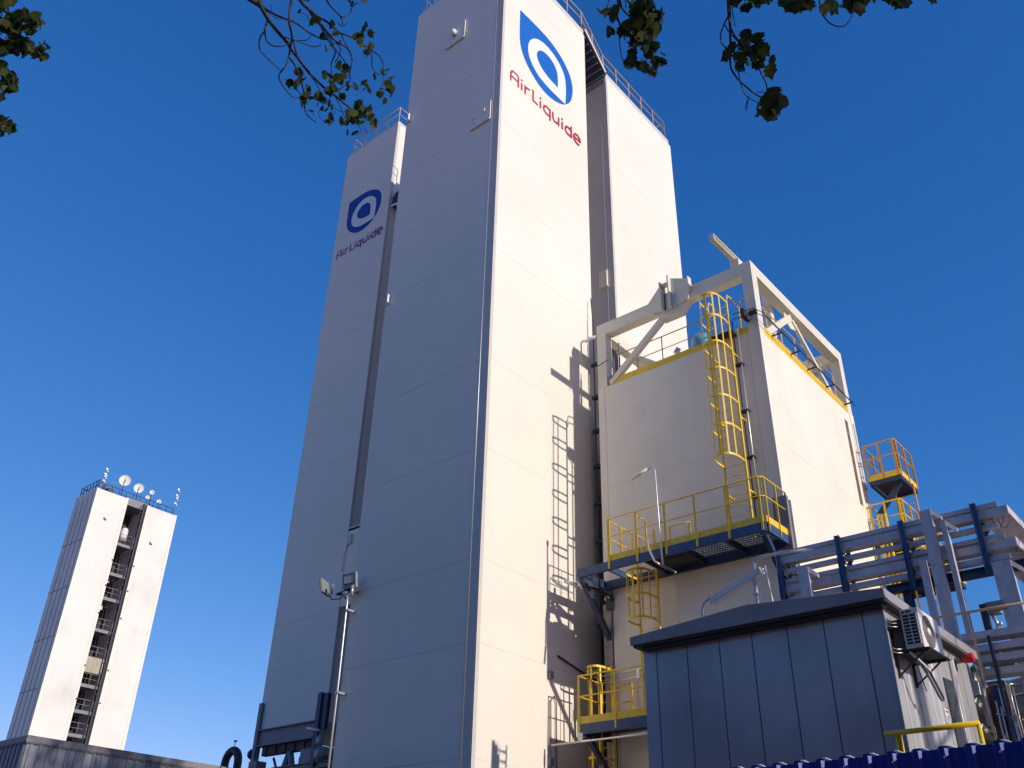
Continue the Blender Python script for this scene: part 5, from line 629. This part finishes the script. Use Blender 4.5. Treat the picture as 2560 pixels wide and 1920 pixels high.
# ------------------------------------------------------------ cable tray rack
def tray(parent,a,c,w_,h,m=GALVB,side=(0,1,0),bottom=True,name='cable_tray'):
    """ladder tray between a and c, two side plates and a slotted floor"""
    a,c=V3(a),V3(c); s_=V3(side); up=V3((0,0,1)) if abs((c-a).normalized().z)<.9 else V3((1,0,0))
    q=MB(); q.bar(a,c,.012,h,tuple(up)); q.bar(a+s_*w_,c+s_*w_,.012,h,tuple(up))
    lip=up*h/2
    for o in (0,w_): 
        q.bar(a+s_*(o+.008)-lip,c+s_*(o+.008)-lip,.03,.008,tuple(up)); q.bar(a+s_*o+lip,c+s_*o+lip,.02,.008,tuple(up))
    L=(c-a).length; dirn=(c-a)/L
    q.bar(a+s_*w_*.5-lip*.9,c+s_*w_*.5-lip*.9,w_-.02,.006,tuple(up))
    k=.15
    while k<L: p=a+dirn*k-lip*.9-up*.004; q.bar(p,p+s_*w_,.02,.006,tuple(up)); k+=.3
    # joint splice plates
    k=.9
    while k<L: p=a+dirn*k; q.bar(p-dirn*.07,p+dirn*.07,.022,h*.8,tuple(up)); k+=1.5
    return part(name,q,m,parent)
rk=thing('cable_tray_rack','rack of six stacked grey cable trays on blue posts behind the cabin','rack',(-5.8,18.7,7.7))
for (x,z0) in ((-8.14,7.7),(-6.77,7.7),(-5.42,7.7),(-4.0,7.7)):
    q=MB(); q.bar((x-.045,18.47,z0),(x-.045,18.47,9.14),.012,.12,(0,1,0)); q.bar((x+.01,18.44,z0),(x+.01,18.44,9.14),.10,.012,(0,1,0)); q.bar((x+.0,18.53,z0),(x+.0,18.53,9.14),.10,.012,(0,1,0)); part('post',q,BLUE,rk)
    q=MB(); q.bar((x,18.98,z0),(x,18.98,9.1),.08,.05,(0,1,0)); part('post',q,DBLUE,rk)
    for z in (9.02,8.78,8.58,8.35,8.12,7.93):
        q=MB(); q.prism([(x+.045,18.5,z-.03),(x+.045,18.98,z-.03),(x+.045,18.98,z-.09),(x+.045,18.6,z-.05)],(.035,0,0)); part('support_arm',q,DBLUE,rk)
for (z,h,y,x1) in ((9.06,.08,18.52,-3.58),(8.90,.15,18.50,-3.42),(8.66,.08,18.56,-3.66),(8.43,.08,18.55,-3.6),(8.24,.15,18.50,-3.42),(8.03,.10,18.56,-3.6)):
    tray(rk,(-8.2 if h>.1 else -8.25,y,z),(x1,y,z),.10 if h<.11 else .20,h)
for (z,h) in ((8.92,.16),(8.27,.16)):
    tray(rk,(-3.42,18.52,z),(-3.42,26.0,z),.5,h,side=(-1,0,0))
q=MB(); q.ibeam((-5.95,18.5,7.78),(-3.0,18.5,7.78),.14,.17,.02); part('support_beam',q,DBLUE,rk)
q=MB(); q.ibeam((-5.6,18.62,0),(-5.6,18.62,7.7),.16,.16,.015,(0,1,0)); part('column',q,DBLUE,rk)
q=MB(); q.ibeam((-3.2,18.75,0),(-3.2,18.75,7.7),.16,.16,.015,(0,1,0)); part('column',q,DBLUE,rk)
rng=random.Random(11)
q=MB()
for (x,z) in ((-3.75,8.62),(-3.6,8.1),(-3.65,8.58),(-3.5,8.05)):
    q.tube([(x,18.6,z+.2),(x+.03,18.6,z+.03),(x+.12,18.6,z),(x+.2,18.6,z+.12),(x+.22,18.6,z+.2)],.006,5)
part('loose_cable',q,DARK,rk)
q=MB()
for z in (9.02,8.84,8.2): 
    q.tube([(-8.2,18.62,z),(-6,18.66,z+.02),(-3.7,18.62,z)],.02,6); q.tube([(-8.2,18.7,z),(-6,18.72,z+.02),(-3.7,18.7,z)],.015,6)
part('cable',q,DARK,rk)
def vtray(label,x0,x1,y,z0,z1,d=.12,elbow=True):
    t=thing('vertical_cable_tray',label,'cable tray',((x0+x1)/2,y,z0),'vertical cable trays behind the cabin')
    q=MB(); q.box(x0,y,z0,x1,y+.008,z1); q.box(x1-.012,y+.008,z0,x1,y+d,z1); q.box(x0,y+.008,z0,x0+.008,y+d,z1); q.box(x1-.03,y-.01,z0,x1+.004,y,z1) 
    k=z1-.7
    while k>z0: q.box(x0-.002,y-.006,k,x1+.004,y-.001,k+.012); k-=.9
    part('cover',q,GALVB,t)
    if elbow:
        q=MB(); q.prism([(x1,y+.01,z1),(x1+.16,y+.06,z1-.16),(x1+.16,y+.06,z1-.24),(x1,y+.01,z1-.12)],(0,.1,0)); part('elbow',q,GALV,t)
vtray('widest vertical cable tray, standing above the top of the rack',-4.96,-4.74,18.25,5.0,9.16)
vtray('slim vertical cable tray just right of the widest one',-4.61,-4.51,18.25,5.0,8.86)
vtray('narrow vertical cable tray left of the widest one, lower top end',-5.18,-5.05,18.3,5.0,8.2,elbow=False)
vtray('broad vertical cable tray at the right edge of the photo under the rack',-3.9,-3.57,18.3,4.5,7.86)
vtray('short vertical cable tray left, cut off by the cabin roof',-7.63,-7.4,18.2,6.0,8.52)
lr=thing('cable_tray_rack','low stack of sunlit cable trays right of the cabin eaves','rack',(-3.6,17.2,5.6))
for z,x0 in ((6.24,-4.4),(6.02,-4.3),(5.84,-4.3),(5.62,-4.25)):
    tray(lr,(x0,17.05,z),(-2.4,17.05,z),.30,.11)
for x in (-3.98,-2.9):
    q=bx(x,17.0,0,x+.05,17.05,6.2); part('post',q,DBLUE,lr)
q=MB()
for k in range(26):
    x=-4.15+rng.random()*1.2; z=rng.choice((5.88,5.66,6.05)); q.ball((x,17.1+rng.random()*.2,z+.03),.02+.02*rng.random(),6,5)
part('cable_clip',q,WHITE,lr)
gr=thing('guard_rail','thin tan guard rail crossing in front of the vertical cable trays','railing',(-3.5,15.7,5.8))
rail(gr,[(-4.45,15.75,5.2),(-2.6,15.75,5.2)],1.07,[2],TANRAIL,r=.022,mid=False)
q=MB(); q.tube([(-3.87,15.75,5.2),(-3.87,15.75,6.27)],.02,8); part('post',q,TANRAIL,gr)
dv=thing('floodlight','dark boxy floodlight on a post seen between the vertical cable trays','floodlight',(-3.9,17.3,5.8))
b=bx(-4.03,17.2,6.32,-3.93,17.35,6.80); part('post',b,DARK,dv)
b=MB(); b.box(-3.92,17.18,6.62,-3.72,17.4,6.80); b.prism([(-3.92,17.15,6.80),(-3.62,17.15,6.80),(-3.55,17.15,6.62),(-3.75,17.15,6.62)],(0,.02,0)); part('lamp_housing',b,TANKM,dv)
b=MB(); b.tube([(-3.86,17.25,6.6),(-3.82,17.25,6.45),(-3.84,17.25,6.32)],.03,6); b.ball((-3.76,17.22,6.42),.04,6,5); part('knuckle',b,STEEL,dv)

# ------------------------------------------------------------ control cabin with air conditioner
XK,YK=-4.3,13.0
cb=thing('control_cabin','grey panelled cabin with a dark overhanging flashing roof at the lower right','cabin',(-6.3,14.8,0))
b=MB(); b.box(-8.29,YK,0,XK,16.6,5.77); b.cur=1
for x in (-8.04,-7.47,-6.89,-6.33,-5.75,-5.18,-4.6): b.box(x-.006,YK-.003,0,x+.006,YK+.01,5.77)
for y in (13.27,13.84,14.41,14.99,15.84,16.2): b.box(XK-.01,y-.003,0,XK+.002,y+.003,5.77)
b.cur=0
for k,y in enumerate((13.27,13.55,13.84,14.13,14.41,14.70,15.84)): b.prism([(XK,y+.01,0),(XK+.014,y+.025,0),(XK+.014,y+.045,0),(XK,y+.06,0)],(0,0,5.6))
part('wall',b,[PANEL,DARK],cb)
b=bx(XK-.004,YK-.012,0,XK+.012,YK+.012,5.72); part('corner_trim',b,STEEL,cb)
b=MB(); b.prism([(-8.38,12.75,5.785),(-8.38,12.75,5.92),(-6.26,12.75,6.07),(-4.15,12.75,5.92),(-4.15,12.75,5.785)],(0,4.08,0)); part('roof_flashing',b,FASCIA,cb,bevel=.006)
b=MB(); b.box(-8.34,12.79,5.745,-4.19,16.78,5.782); b.box(-8.2,12.85,5.70,-4.24,12.99,5.744); part('soffit',b,DARK,cb)
b=MB(); b.box(-4.2,12.8,5.755,-4.13,16.83,5.775); part('eave_edge',b,STEEL,cb)
DG=mat('dark_window',(.055,.07,.085),.12,var=.03)
b=MB(); b.prism([(XK+.002,15.16,4.2),(XK+.002,15.13,5.18),(XK+.002,15.56,5.2),(XK+.002,15.58,4.2),(XK+.002,15.5,4.0),(XK+.002,15.22,4.0)],(.02,0,0)); part('window',b,DG,cb)
b=MB(); b.tube([(XK+.02,15.62,3.5),(XK+.02,15.62,5.6)],.02,6); part('window_frame',b,GALV,cb)
b=bx(XK,14.84,4.46,XK+.016,15.03,4.68); sgn=part('notice_sign',b,WHITE,cb)
b=bx(XK+.017,14.87,4.63,XK+.019,14.99,4.655); b.box(XK+.017,14.87,4.52,XK+.019,14.97,4.53); b.box(XK+.017,14.87,4.56,XK+.019,14.99,4.57); part('sign_marking',b,REDP,sgn)
b=bx(-6.32,12.9,6.05,-6.26,12.96,6.12); part('roof_stud',b,DARK,cb)
cp=thing('conduit_pole','grey conduit pole with a side arm on the cabin roof beside the slanting tube lamp','pole',(-6.87,14.5,5.95))
b=MB(); b.tube([(-6.89,14.5,5.95),(-6.86,14.5,7.4)],.035,8); b.tube([(-6.86,14.5,7.38),(-6.8,14.5,7.46),(-6.3,14.6,7.5),(-5.9,14.9,7.55)],.03,8); part('pole',b,GALV,cp)
b=MB()
for k in range(5): b.box(-6.91,14.45,6.4+k*.2,-6.82,14.55,6.43+k*.2)
part('clamp',b,STEEL,cp)
b=MB(); b.tube([(-6.59,14.5,5.95),(-6.60,14.5,6.68),(-6.66,14.5,7.3)],.014,6); part('conduit',b,WHITE,cp)
# air conditioner
xa,xf,ya,yb,za,zc=-4.11,-3.86,13.1,13.92,5.13,5.68
ac=thing('air_conditioner','white outdoor air conditioner unit hung on the sunlit side of the cabin','air conditioner',(-4.0,13.5,5.1))
b=MB(); b.box(xa,ya,za,xf,yb,zc); part('casing',b,OFFW,ac,bevel=.012)
b=MB()
nr=9; hz=(zc-za-.13)/nr
for i in range(nr):
    for j in range(2):
        x0=xa+.03+j*.098; z0=za+.05+i*hz; b.box(x0,ya-.004,z0+.008,x0+.088,ya+.003,z0+hz-.002)
b.box(xa+.03,ya-.004,zc-.06,xa+.06,ya+.003,zc-.03); b.box(xa+.08,ya-.004,zc-.055,xa+.15,ya+.003,zc-.03)
part('side_grille',b,DARK,ac)
b=MB()
b.box(xa+.02,ya-.012,za+.04,xa+.03,ya+.003,zc-.07); b.box(xa+.113,ya-.012,za+.04,xa+.123,ya+.003,zc-.07); b.box(xf-.04,ya-.012,za+.04,xf-.03,ya+.003,zc-.07)
for i in range(nr+1): b.box(xa+.02,ya-.012,za+.045+i*hz,xf-.03,ya+.003,za+.055+i*hz)
part('grille_bars',b,OFFW,ac)
yc,zf_=13.40,5.40
b=MB(); b.disc((xf,yc,zf_),(1,0,0),.22,36,[(.225,-.002),(.225,.006),(.215,.006),(.21,.002),(.0,.002)]); part('fan_recess',b,mat('fan_dark',(.10,.095,.09),.6),ac)
b=MB()
for k in range(4):
    r_=.06+.045*k; b.disc((xf,yc,zf_),(1,0,0),r_,36,[(r_,.004),(r_+.006,.008),(r_+.010,.004)])
part('fan_guard',b,mat('grille_grey',(.28,.26,.24),.5),ac)
b=MB(); b.disc((xf,yc,zf_),(1,0,0),.05,24,[(.055,.004),(.05,.018),(.0,.02)]); part('fan_hub',b,WHITE,ac)
b=bx(xf,13.72,5.40,xf+.006,13.80,5.46); part('maker_plate',b,GREY,ac)
b=MB()
for y in (13.16,13.82):
    b.box(XK,y-.02,za-.05,xf+.03,y+.02,za-.02); b.box(XK,y-.02,za-.35,XK+.03,y+.02,za-.02); b.bar((XK+.02,y,za-.32),(xf-.05,y,za-.05),.02,.02)
b.box(-4.2,13.1,za-.02,-3.8,13.95,za-.004); b.prism([(XK+.01,ya-.05,za+.33),(XK+.12,ya-.02,za+.33),(XK+.12,ya-.02,za+.30),(XK+.01,ya-.05,za+.30)],(0,.05,0))
part('wall_bracket',b,DARK,ac)
b=bx(-4.27,13.14,5.12,-4.125,13.86,5.56); part('rear_coil',b,DARK,ac)
for dz in (.0,.05,.36,.41):
    b=MB(); b.tube([(XK,13.02,5.12+dz),(XK+.07,13.05,5.09+dz),(XK+.14,13.1,5.09+dz)],.01,6); part('refrigerant_pipe',b,STEEL,ac)
def spl(P,n=8):
    P=[V3(p) for p in P]; o=[]
    for i in range(len(P)-1):
        p0=P[max(i-1,0)];p1=P[i];p2=P[i+1];p3=P[min(i+2,len(P)-1)]
        for k in range(n):
            t=k/n; o.append(.5*((2*p1)+(p2-p0)*t+(2*p0-5*p1+4*p2-p3)*t*t+(3*p1-p0-3*p2+p3)*t**3))
    o.append(P[-1]); return o
b=MB(); b.tube(spl([(-4.08,13.16,5.12),(-4.0,13.34,4.90),(-3.96,13.5,4.68),(-3.96,13.66,4.56),(-3.98,13.82,4.60),(-4.05,13.86,4.82),(-4.1,13.74,5.1)]),.022,8); part('insulated_hose',b,GREY,ac)
b=MB(); b.tube(spl([(-4.08,13.12,5.1),(-3.98,13.28,4.95),(-3.93,13.36,4.86)]),.014,8); part('insulated_hose',b,WHITE,ac)
b=MB(); b.tube(spl([(-4.1,13.3,5.1),(-4.08,13.36,4.9),(-4.06,13.4,4.7),(-4.05,13.42,4.62)]),.008,6); part('cable',b,DARK,ac)
bc=thing('beacon','red warning beacon on the cabin side wall under the far end of the eaves','beacon',(XK,16.0,5.6))
b=MB(); b.cyl((XK,16.0,5.61),(XK+.13,16.0,5.62),.05,14); part('base',b,GREY,bc)
b=MB(); b.cyl((XK+.13,16.0,5.62),(XK+.29,16.0,5.63),.075,16); part('lens',b,REDP,bc,bevel=.01)

# ------------------------------------------------------------ pipework and tank right of the cabin
er=thing('instrument_rack','upright instrument rack with sunlit shelves of valves right of the cabin','rack',(-4.8,18,0))
b=bx(-4.93,17.95,0,-4.80,18.1,6.05); part('column',b,GREY,er)
b=bx(-4.795,17.95,0,-4.77,18.1,6.05); part('lit_column_edge',b,STEEL,er)  # brighter steel strip, the column's sunlit edge put into the material
b=bx(-4.85,17.9,6.0,-4.62,18.2,6.14); b.box(-4.76,17.9,5.75,-4.6,18.1,6.0); part('head_plate',b,GALV,er)
rng=random.Random(5)
for z in (5.83,5.35,4.92,4.5):
    q=bx(-4.77,17.97,z-.06,-4.60,19.9,z); sf=part('shelf',q,FRAME,er)
    for k in range(9):
        q=MB(); y=18.05+k*.2; h=.05+.12*rng.random(); q.cyl((-4.68,y,z),(-4.68,y,z+h),.02+.02*rng.random(),8); q.ball((-4.66,y+.03,z+h),.03,6,5); q.tube([(-4.7,y,z+h*.5),(-4.6,y,z+h*.5),(-4.56,y+.02,z-.05)],.009,5)
        part('valve',q,STEEL,sf)
q=bx(-4.72,18.02,5.5,-4.55,18.1,5.72); part('white_box',q,WHITE,er)
q=bx(-4.66,18.02,5.9,-4.52,18.12,6.0); part('green_lens',q,GREEN,er)
q=MB(); q.cyl((-4.44,18.0,5.86),(-4.44,18.0,6.0),.08,12); q.tube([(-4.44,18,5.86),(-4.42,18,5.6),(-4.5,18,5.6)],.025,8); part('lamp_fitting',q,WHITE,er)
q=MB()
for (x,z0,z1,r_) in ((-4.47,5.0,5.75,.018),(-4.05,5.0,5.6,.018),(-4.0,4.4,5.55,.008),(-4.32,4.3,5.35,.016),(-4.26,4.2,5.25,.014),(-4.3,4.2,4.8,.014),(-4.15,4.2,4.7,.014)): q.tube([(x,18.0,z1),(x-.01,18.0,(z0+z1)/2),(x+.02,18.0,z0-1)],r_,6)
q.tube([(-4.36,18,5.14),(-4.2,18,5.1),(-4.12,18,5.04)],.014,6); q.tube([(-4.42,18,5.6),(-4.25,18,5.63),(-4.12,18,5.5)],.008,6); q.box(-4.12,17.98,4.98,-4.04,18.04,5.08)
part('impulse_pipe',q,STEEL,er)
b=bx(-4.5,18.3,0,-4.2,18.6,5.75); part('backing_panel',b,RUST,er)
b=bx(-4.38,18.1,4.2,-4.26,18.28,5.6); b.box(-4.2,18.1,3.5,-4.14,18.28,5.2); part('blue_post',b,BLUE,er)
b=MB(); b.disc((-3.55,20.3,0),(0,0,1),1,64,[(0,0),(1.45,0),(1.45,5.85),(1.43,5.9),(1.38,5.92),(0,6.1)]); 
vt=thing('storage_tank','large grey storage tank at the lower right edge of the photo','tank',(-3.55,20.3,0)); part('shell',b,TANKM,vt)
b=MB(); b.disc((-3.55,20.3,5.6),(0,0,1),1.36,64,[(1.452,0),(1.475,0),(1.475,.03),(1.452,.03)]); part('rim',b,STEEL,vt)
b=MB(); b.disc((-3.35,18.80,5.0),(-.1,-1,0),.2,24,[(.18,.0),(.2,.03),(.2,.06),(.17,.07),(0,.07)]); part('manhole',b,STEEL,vt)
b=bx(-4.25,17.9,5.84,-3.85,18.05,5.99); single('junction_box',b,BROWN,'brown box under the low stack of cable trays at the right edge','box',(-4.05,18,5.84))

an=thing('annex','low brown clad annex behind the tank and pipework at the right edge','building',(-2,24,0))
b=bx(-7.6,22.9,0,5,26,6.6); b.cur=1
for k in range(20): b.box(-7.5+k*.6,22.88,0,-7.45+k*.6,22.899,6.5)
part('wall',b,[mat('brown_cladding',(.16,.12,.10),.7,var=.2,scale=1.5,dirt=(.3,.26,.22),dirt_amt=.4,bscale=3),DARK],an)
b=bx(-7.7,22.8,6.6,5.1,26.1,6.75); part('roof',b,GREY,an)
q=MB()
rng=random.Random(8)
for k in range(9):
    x=-4.4+k*.17; z1=4.9+rng.random()*.8; q.tube([(x,18.6,0),(x,18.6,z1),(x+.06,18.66,z1+.07),(x+.3,18.9,z1+.08)],.018+.012*(k%3),6)
    if k%2: q.box(x-.05,18.52,z1-.5,x+.06,18.6,z1-.36)
part('riser_pipes',q,STEEL,er)
q=MB()
for k in range(5):
    z=4.0+k*.42; q.tube([(-4.45,18.5,z),(-2.6,18.5,z+.02)],.014,6)
part('cross_pipes',q,GALV,er)

# ------------------------------------------------------------ near fence and handrail
fn=thing('sheet_fence','dark blue trapezoid sheet fence along the bottom right corner','fence',(-3,8.26,0))
xs=[]; pr=[]
x=-3.73-.212*40; 
while x<1.6:
    for dx,dy in ((-.106,0),(-.045,0),(-.022,-.035),(.022,-.035),(.045,0)): pr.append((x+dx,8.26-.04*(x+3)/1.0*.9+dy))
    x+=.212
ztop=3.0; b=MB(); n=len(pr); th=.012
vv=[(p[0],p[1],0) for p in pr]+[(p[0],p[1],ztop) for p in pr]+[(p[0],p[1]+th,0) for p in pr]+[(p[0],p[1]+th,ztop) for p in pr]
ff=[]
for i in range(n-1): ff+= [(i,i+1,n+i+1,n+i),(2*n+i+1,2*n+i,3*n+i,3*n+i+1),(n+i,n+i+1,3*n+i+1,3*n+i)]
b.add(vv,ff)
x=-3.73-.212*12
while x<1.5:
    y=8.26-.036*(x+3); P_=[(-.055,0),(-.024,.026),(.024,.026),(.055,0)]
    b.cur=0; b.prism([(x+u,y+.004,ztop-.002+v) for u,v in P_],(0,.006,.0)); b.cur=1; b.prism([(x+.02,y+.0101,ztop),(x+.02,y+.0101,ztop+.024),(x+.05,y+.0101,ztop+.024),(x+.10,y+.0101,ztop)],(0,.02,.006)); x+=.212  # white wedges put the sunlit rib flanks into the colour
part('sheet',b,[FENCE,WHITE],fn)
b=MB(); b.box(-12,8.32,2.5,1.4,8.36,2.6); b.box(-12,8.32,1.0,1.4,8.36,1.1)
part('fence_rail',b,DBLUE,fn)
b=MB()
x=-3.73-.212*8
while x<1.4:
    y=8.26-.036*(x+3)-.037; b.ball((x+.01,y,2.93),.008,6,5,(1,.4,1)); x+=.424
part('screw_heads',b,STEEL,fn)
hr=thing('handrail','short yellow handrail standing just behind the blue fence','railing',(-2.7,9,0))
b=MB(); b.tube([(-3.17,9.0,3.3),(-2.32,8.95,3.3)],.024,10); part('top_rail',b,YEL,hr)
for x,y in ((-3.06,9.0),(-2.33,8.95)):
    b=MB(); b.tube([(x,y,0),(x,y,3.29)],.02,8); part('post',b,YEL,hr)
b=MB(); b.box(-3.04,8.98,0,-3.02,9.02,3.28); part('brace',b,YEL,hr)

# ------------------------------------------------------------ added brick masses behind the viewer, unseen, to cut sky fill and cabin reflections
wh=thing('fill_blocker_hall','added unseen brick hall behind the viewer, darkens fill and cabin reflection','building',(-10,-20,0))
b=bx(-45,-30,0,-8,-17,12.8); part('wall',b,mat('dark_brick',(.10,.075,.065),.85,var=.25,scale=1.5,bump=.3,bscale=8),wh)
for k in range(5):
    b=bx(-43.5+k*7.4,-17,5.2,-38+k*7.4,-16.96,8.4); part('window',b,DG,wh)
b=bx(-45.3,-30.3,12.8,-7.8,-16.7,13.2); part('roof',b,GREY,wh)
ab=thing('fill_blocker_tall','added tall unseen brick block behind the viewer, cuts sky fill','building',(10,-24,0))
b=bx(-7.5,-32,0,38,-17.5,25); part('wall',b,mat('dark_brick_block',(.10,.08,.07),.85,var=.25,scale=1.5,bump=.3,bscale=8),ab)
for k in range(7):
    for j in range(7):
        b=bx(-5+k*6,-17.5,2+j*3.2,-2.6+k*6,-17.46,3.7+j*3.2); part('window',b,DG,ab)

# ------------------------------------------------------------ trees (overhanging twigs in view; trunks stand beside and behind the viewer)
def leaf_mesh(spots,seed,n_sub=1):
    r=random.Random(seed); b=MB()
    for (x,y,z,s) in spots:
        for _ in range(n_sub):
            ang=r.uniform(0,6.283); tilt=r.uniform(-.9,.9); roll=r.uniform(-.9,.9)
            M=Matrix.Rotation(ang,3,'Z')@Matrix.Rotation(math.pi/2+tilt,3,'X')@Matrix.Rotation(roll,3,'Y')
            # broad toothed leaf hanging from its stalk
            sh=[(0,0),(.30,-.06),(.50,-.30),(.40,-.46),(.52,-.62),(.22,-.78),(0,-1.08),(-.22,-.78),(-.50,-.60),(-.40,-.46),(-.50,-.28),(-.28,-.06)]
            k=s*.9; c=Vector((x,y,z)); f=r.uniform(.0,.16); pts=[c+M@Vector((u*k,(v+.5)*k,abs(u)*f*k)) for u,v in sh]; mid=[c+M@Vector((0,(v+.5)*k,0)) for v in (0,-.5,-1.08)]
            i0=len(b.v); b.v+= [tuple(p) for p in pts]+[tuple(mid[1])]
            for a in range(12):
                b.f.append((i0+a,i0+(a+1)%12,i0+12)); b.sm.append(False); b.mi.append(0)
    return b
def overhang_tree(label,base,fork,twigs,leaves,seed,extra):
    t=thing('poplar_tree',label,'tree',base)
    b=MB(); bs=V3(base); fk=V3(fork); top=fk+V3((0,0,6))
    b.tube([bs,bs.lerp(fk,.5)+V3((.05,.04,0)),fk,fk.lerp(top,.5)+V3((.1,-.1,0)),top],[.24,.2,.17,.11,.04],12)
    part('trunk',b,BARK,t)
    b=MB()
    for pts,r0,r1 in twigs:
        P=spl(pts,4); n=len(P); b.tube(P,[r0+(r1-r0)*i/(n-1) for i in range(n)],6)
    starts=[V3(pts[0]) for pts,r0,r1 in twigs if r0>=.0075]
    for s_ in starts:
        m_=(fk+s_)/2+V3((0,0,.5)); b.tube(spl([fk,m_,s_],6),[.06-.045*i/12 for i in range(13)],8)
    part('branches',b,BARK,t)
    cr=leaf_mesh(leaves,seed)
    rr=random.Random(seed+9); sp=[]
    for (cx,cy,cz,rx,ry,rz,n) in extra:
        for _ in range(n):
            while 1:
                u=[rr.uniform(-1,1) for _ in range(3)]
                if sum(q*q for q in u)<=1: break
            sp.append((cx+u[0]*rx,cy+u[1]*ry,cz+u[2]*rz,.085))
    e=leaf_mesh(sp,seed+1); k=len(cr.v); cr.v+=e.v; cr.f+=[tuple(i+k for i in f) for f in e.f]; cr.sm+=e.sm; cr.mi+=e.mi
    part('crown',cr,LEAF,t)
overhang_tree('poplar overhanging the top left, twigs and a leafy spray left of the tallest tower',(-4.6,-2.2,0),(-4.4,-1.6,5.6),LEFT_TWIGS+MID_TWIGS,LEFT_LEAVES+MID_LEAVES,21,[(-4.6,-2.2,9.5,2.2,2.0,2.6,1500)])
overhang_tree('poplar overhanging the top right, hanging leaf bunches against the sky',(2.4,1.4,0),(2.3,1.5,5.4),RIGHT_TWIGS,RIGHT_LEAVES,22,[(2.4,1.2,9.6,2.0,1.8,2.6,1500)])
def shade_tree(label,x,y,h,crowns,seed):  # tall trees added out of view to shade the shed, fence and leaves
    t=thing('poplar_tree',label,'tree',(x,y,0)); rr=random.Random(seed)
    b=MB(); b.tube([(x,y,0),(x+.1,y,h*.4),(x,y+.1,h*.75),(x,y,h)],[.3,.24,.14,.04],12)
    for k in range(22):
        z=h*(.35+.6*rr.random()); a_=rr.uniform(0,6.283); L=2.6*(1.2-z/h); b.tube([(x,y,z),(x+L*.6*math.cos(a_),y+L*.6*math.sin(a_),z+.7),(x+L*math.cos(a_),y+L*math.sin(a_),z+1.7)],[.07,.04,.015],6)
    part('trunk',b,BARK,t)
    sp=[]
    for (cx,cy,cz,rx,ry,rz,n) in crowns:
        cl=[(cx+rr.gauss(0,.5)*rx,cy+rr.gauss(0,.45)*ry,cz+rr.uniform(-1,1)*rz) for _ in range(26)]
        for _ in range(n):
            c=rr.choice(cl); sp.append((c[0]+rr.gauss(0,.55),c[1]+rr.gauss(0,.5),c[2]+rr.gauss(0,.8),.24))
    part('crown',leaf_mesh(sp,seed+3),LEAF2,t)
shade_tree('unseen tall poplar added right of the view to cast shade, nearer one',9,4,17,[(9,4.3,11.5,3.2,3.2,5.2,5200)],31)
shade_tree('unseen tall poplar added right of the view to cast shade, farther one',9,14,23,[(9,13.9,18.6,3.0,1.9,4.0,4200)],32)
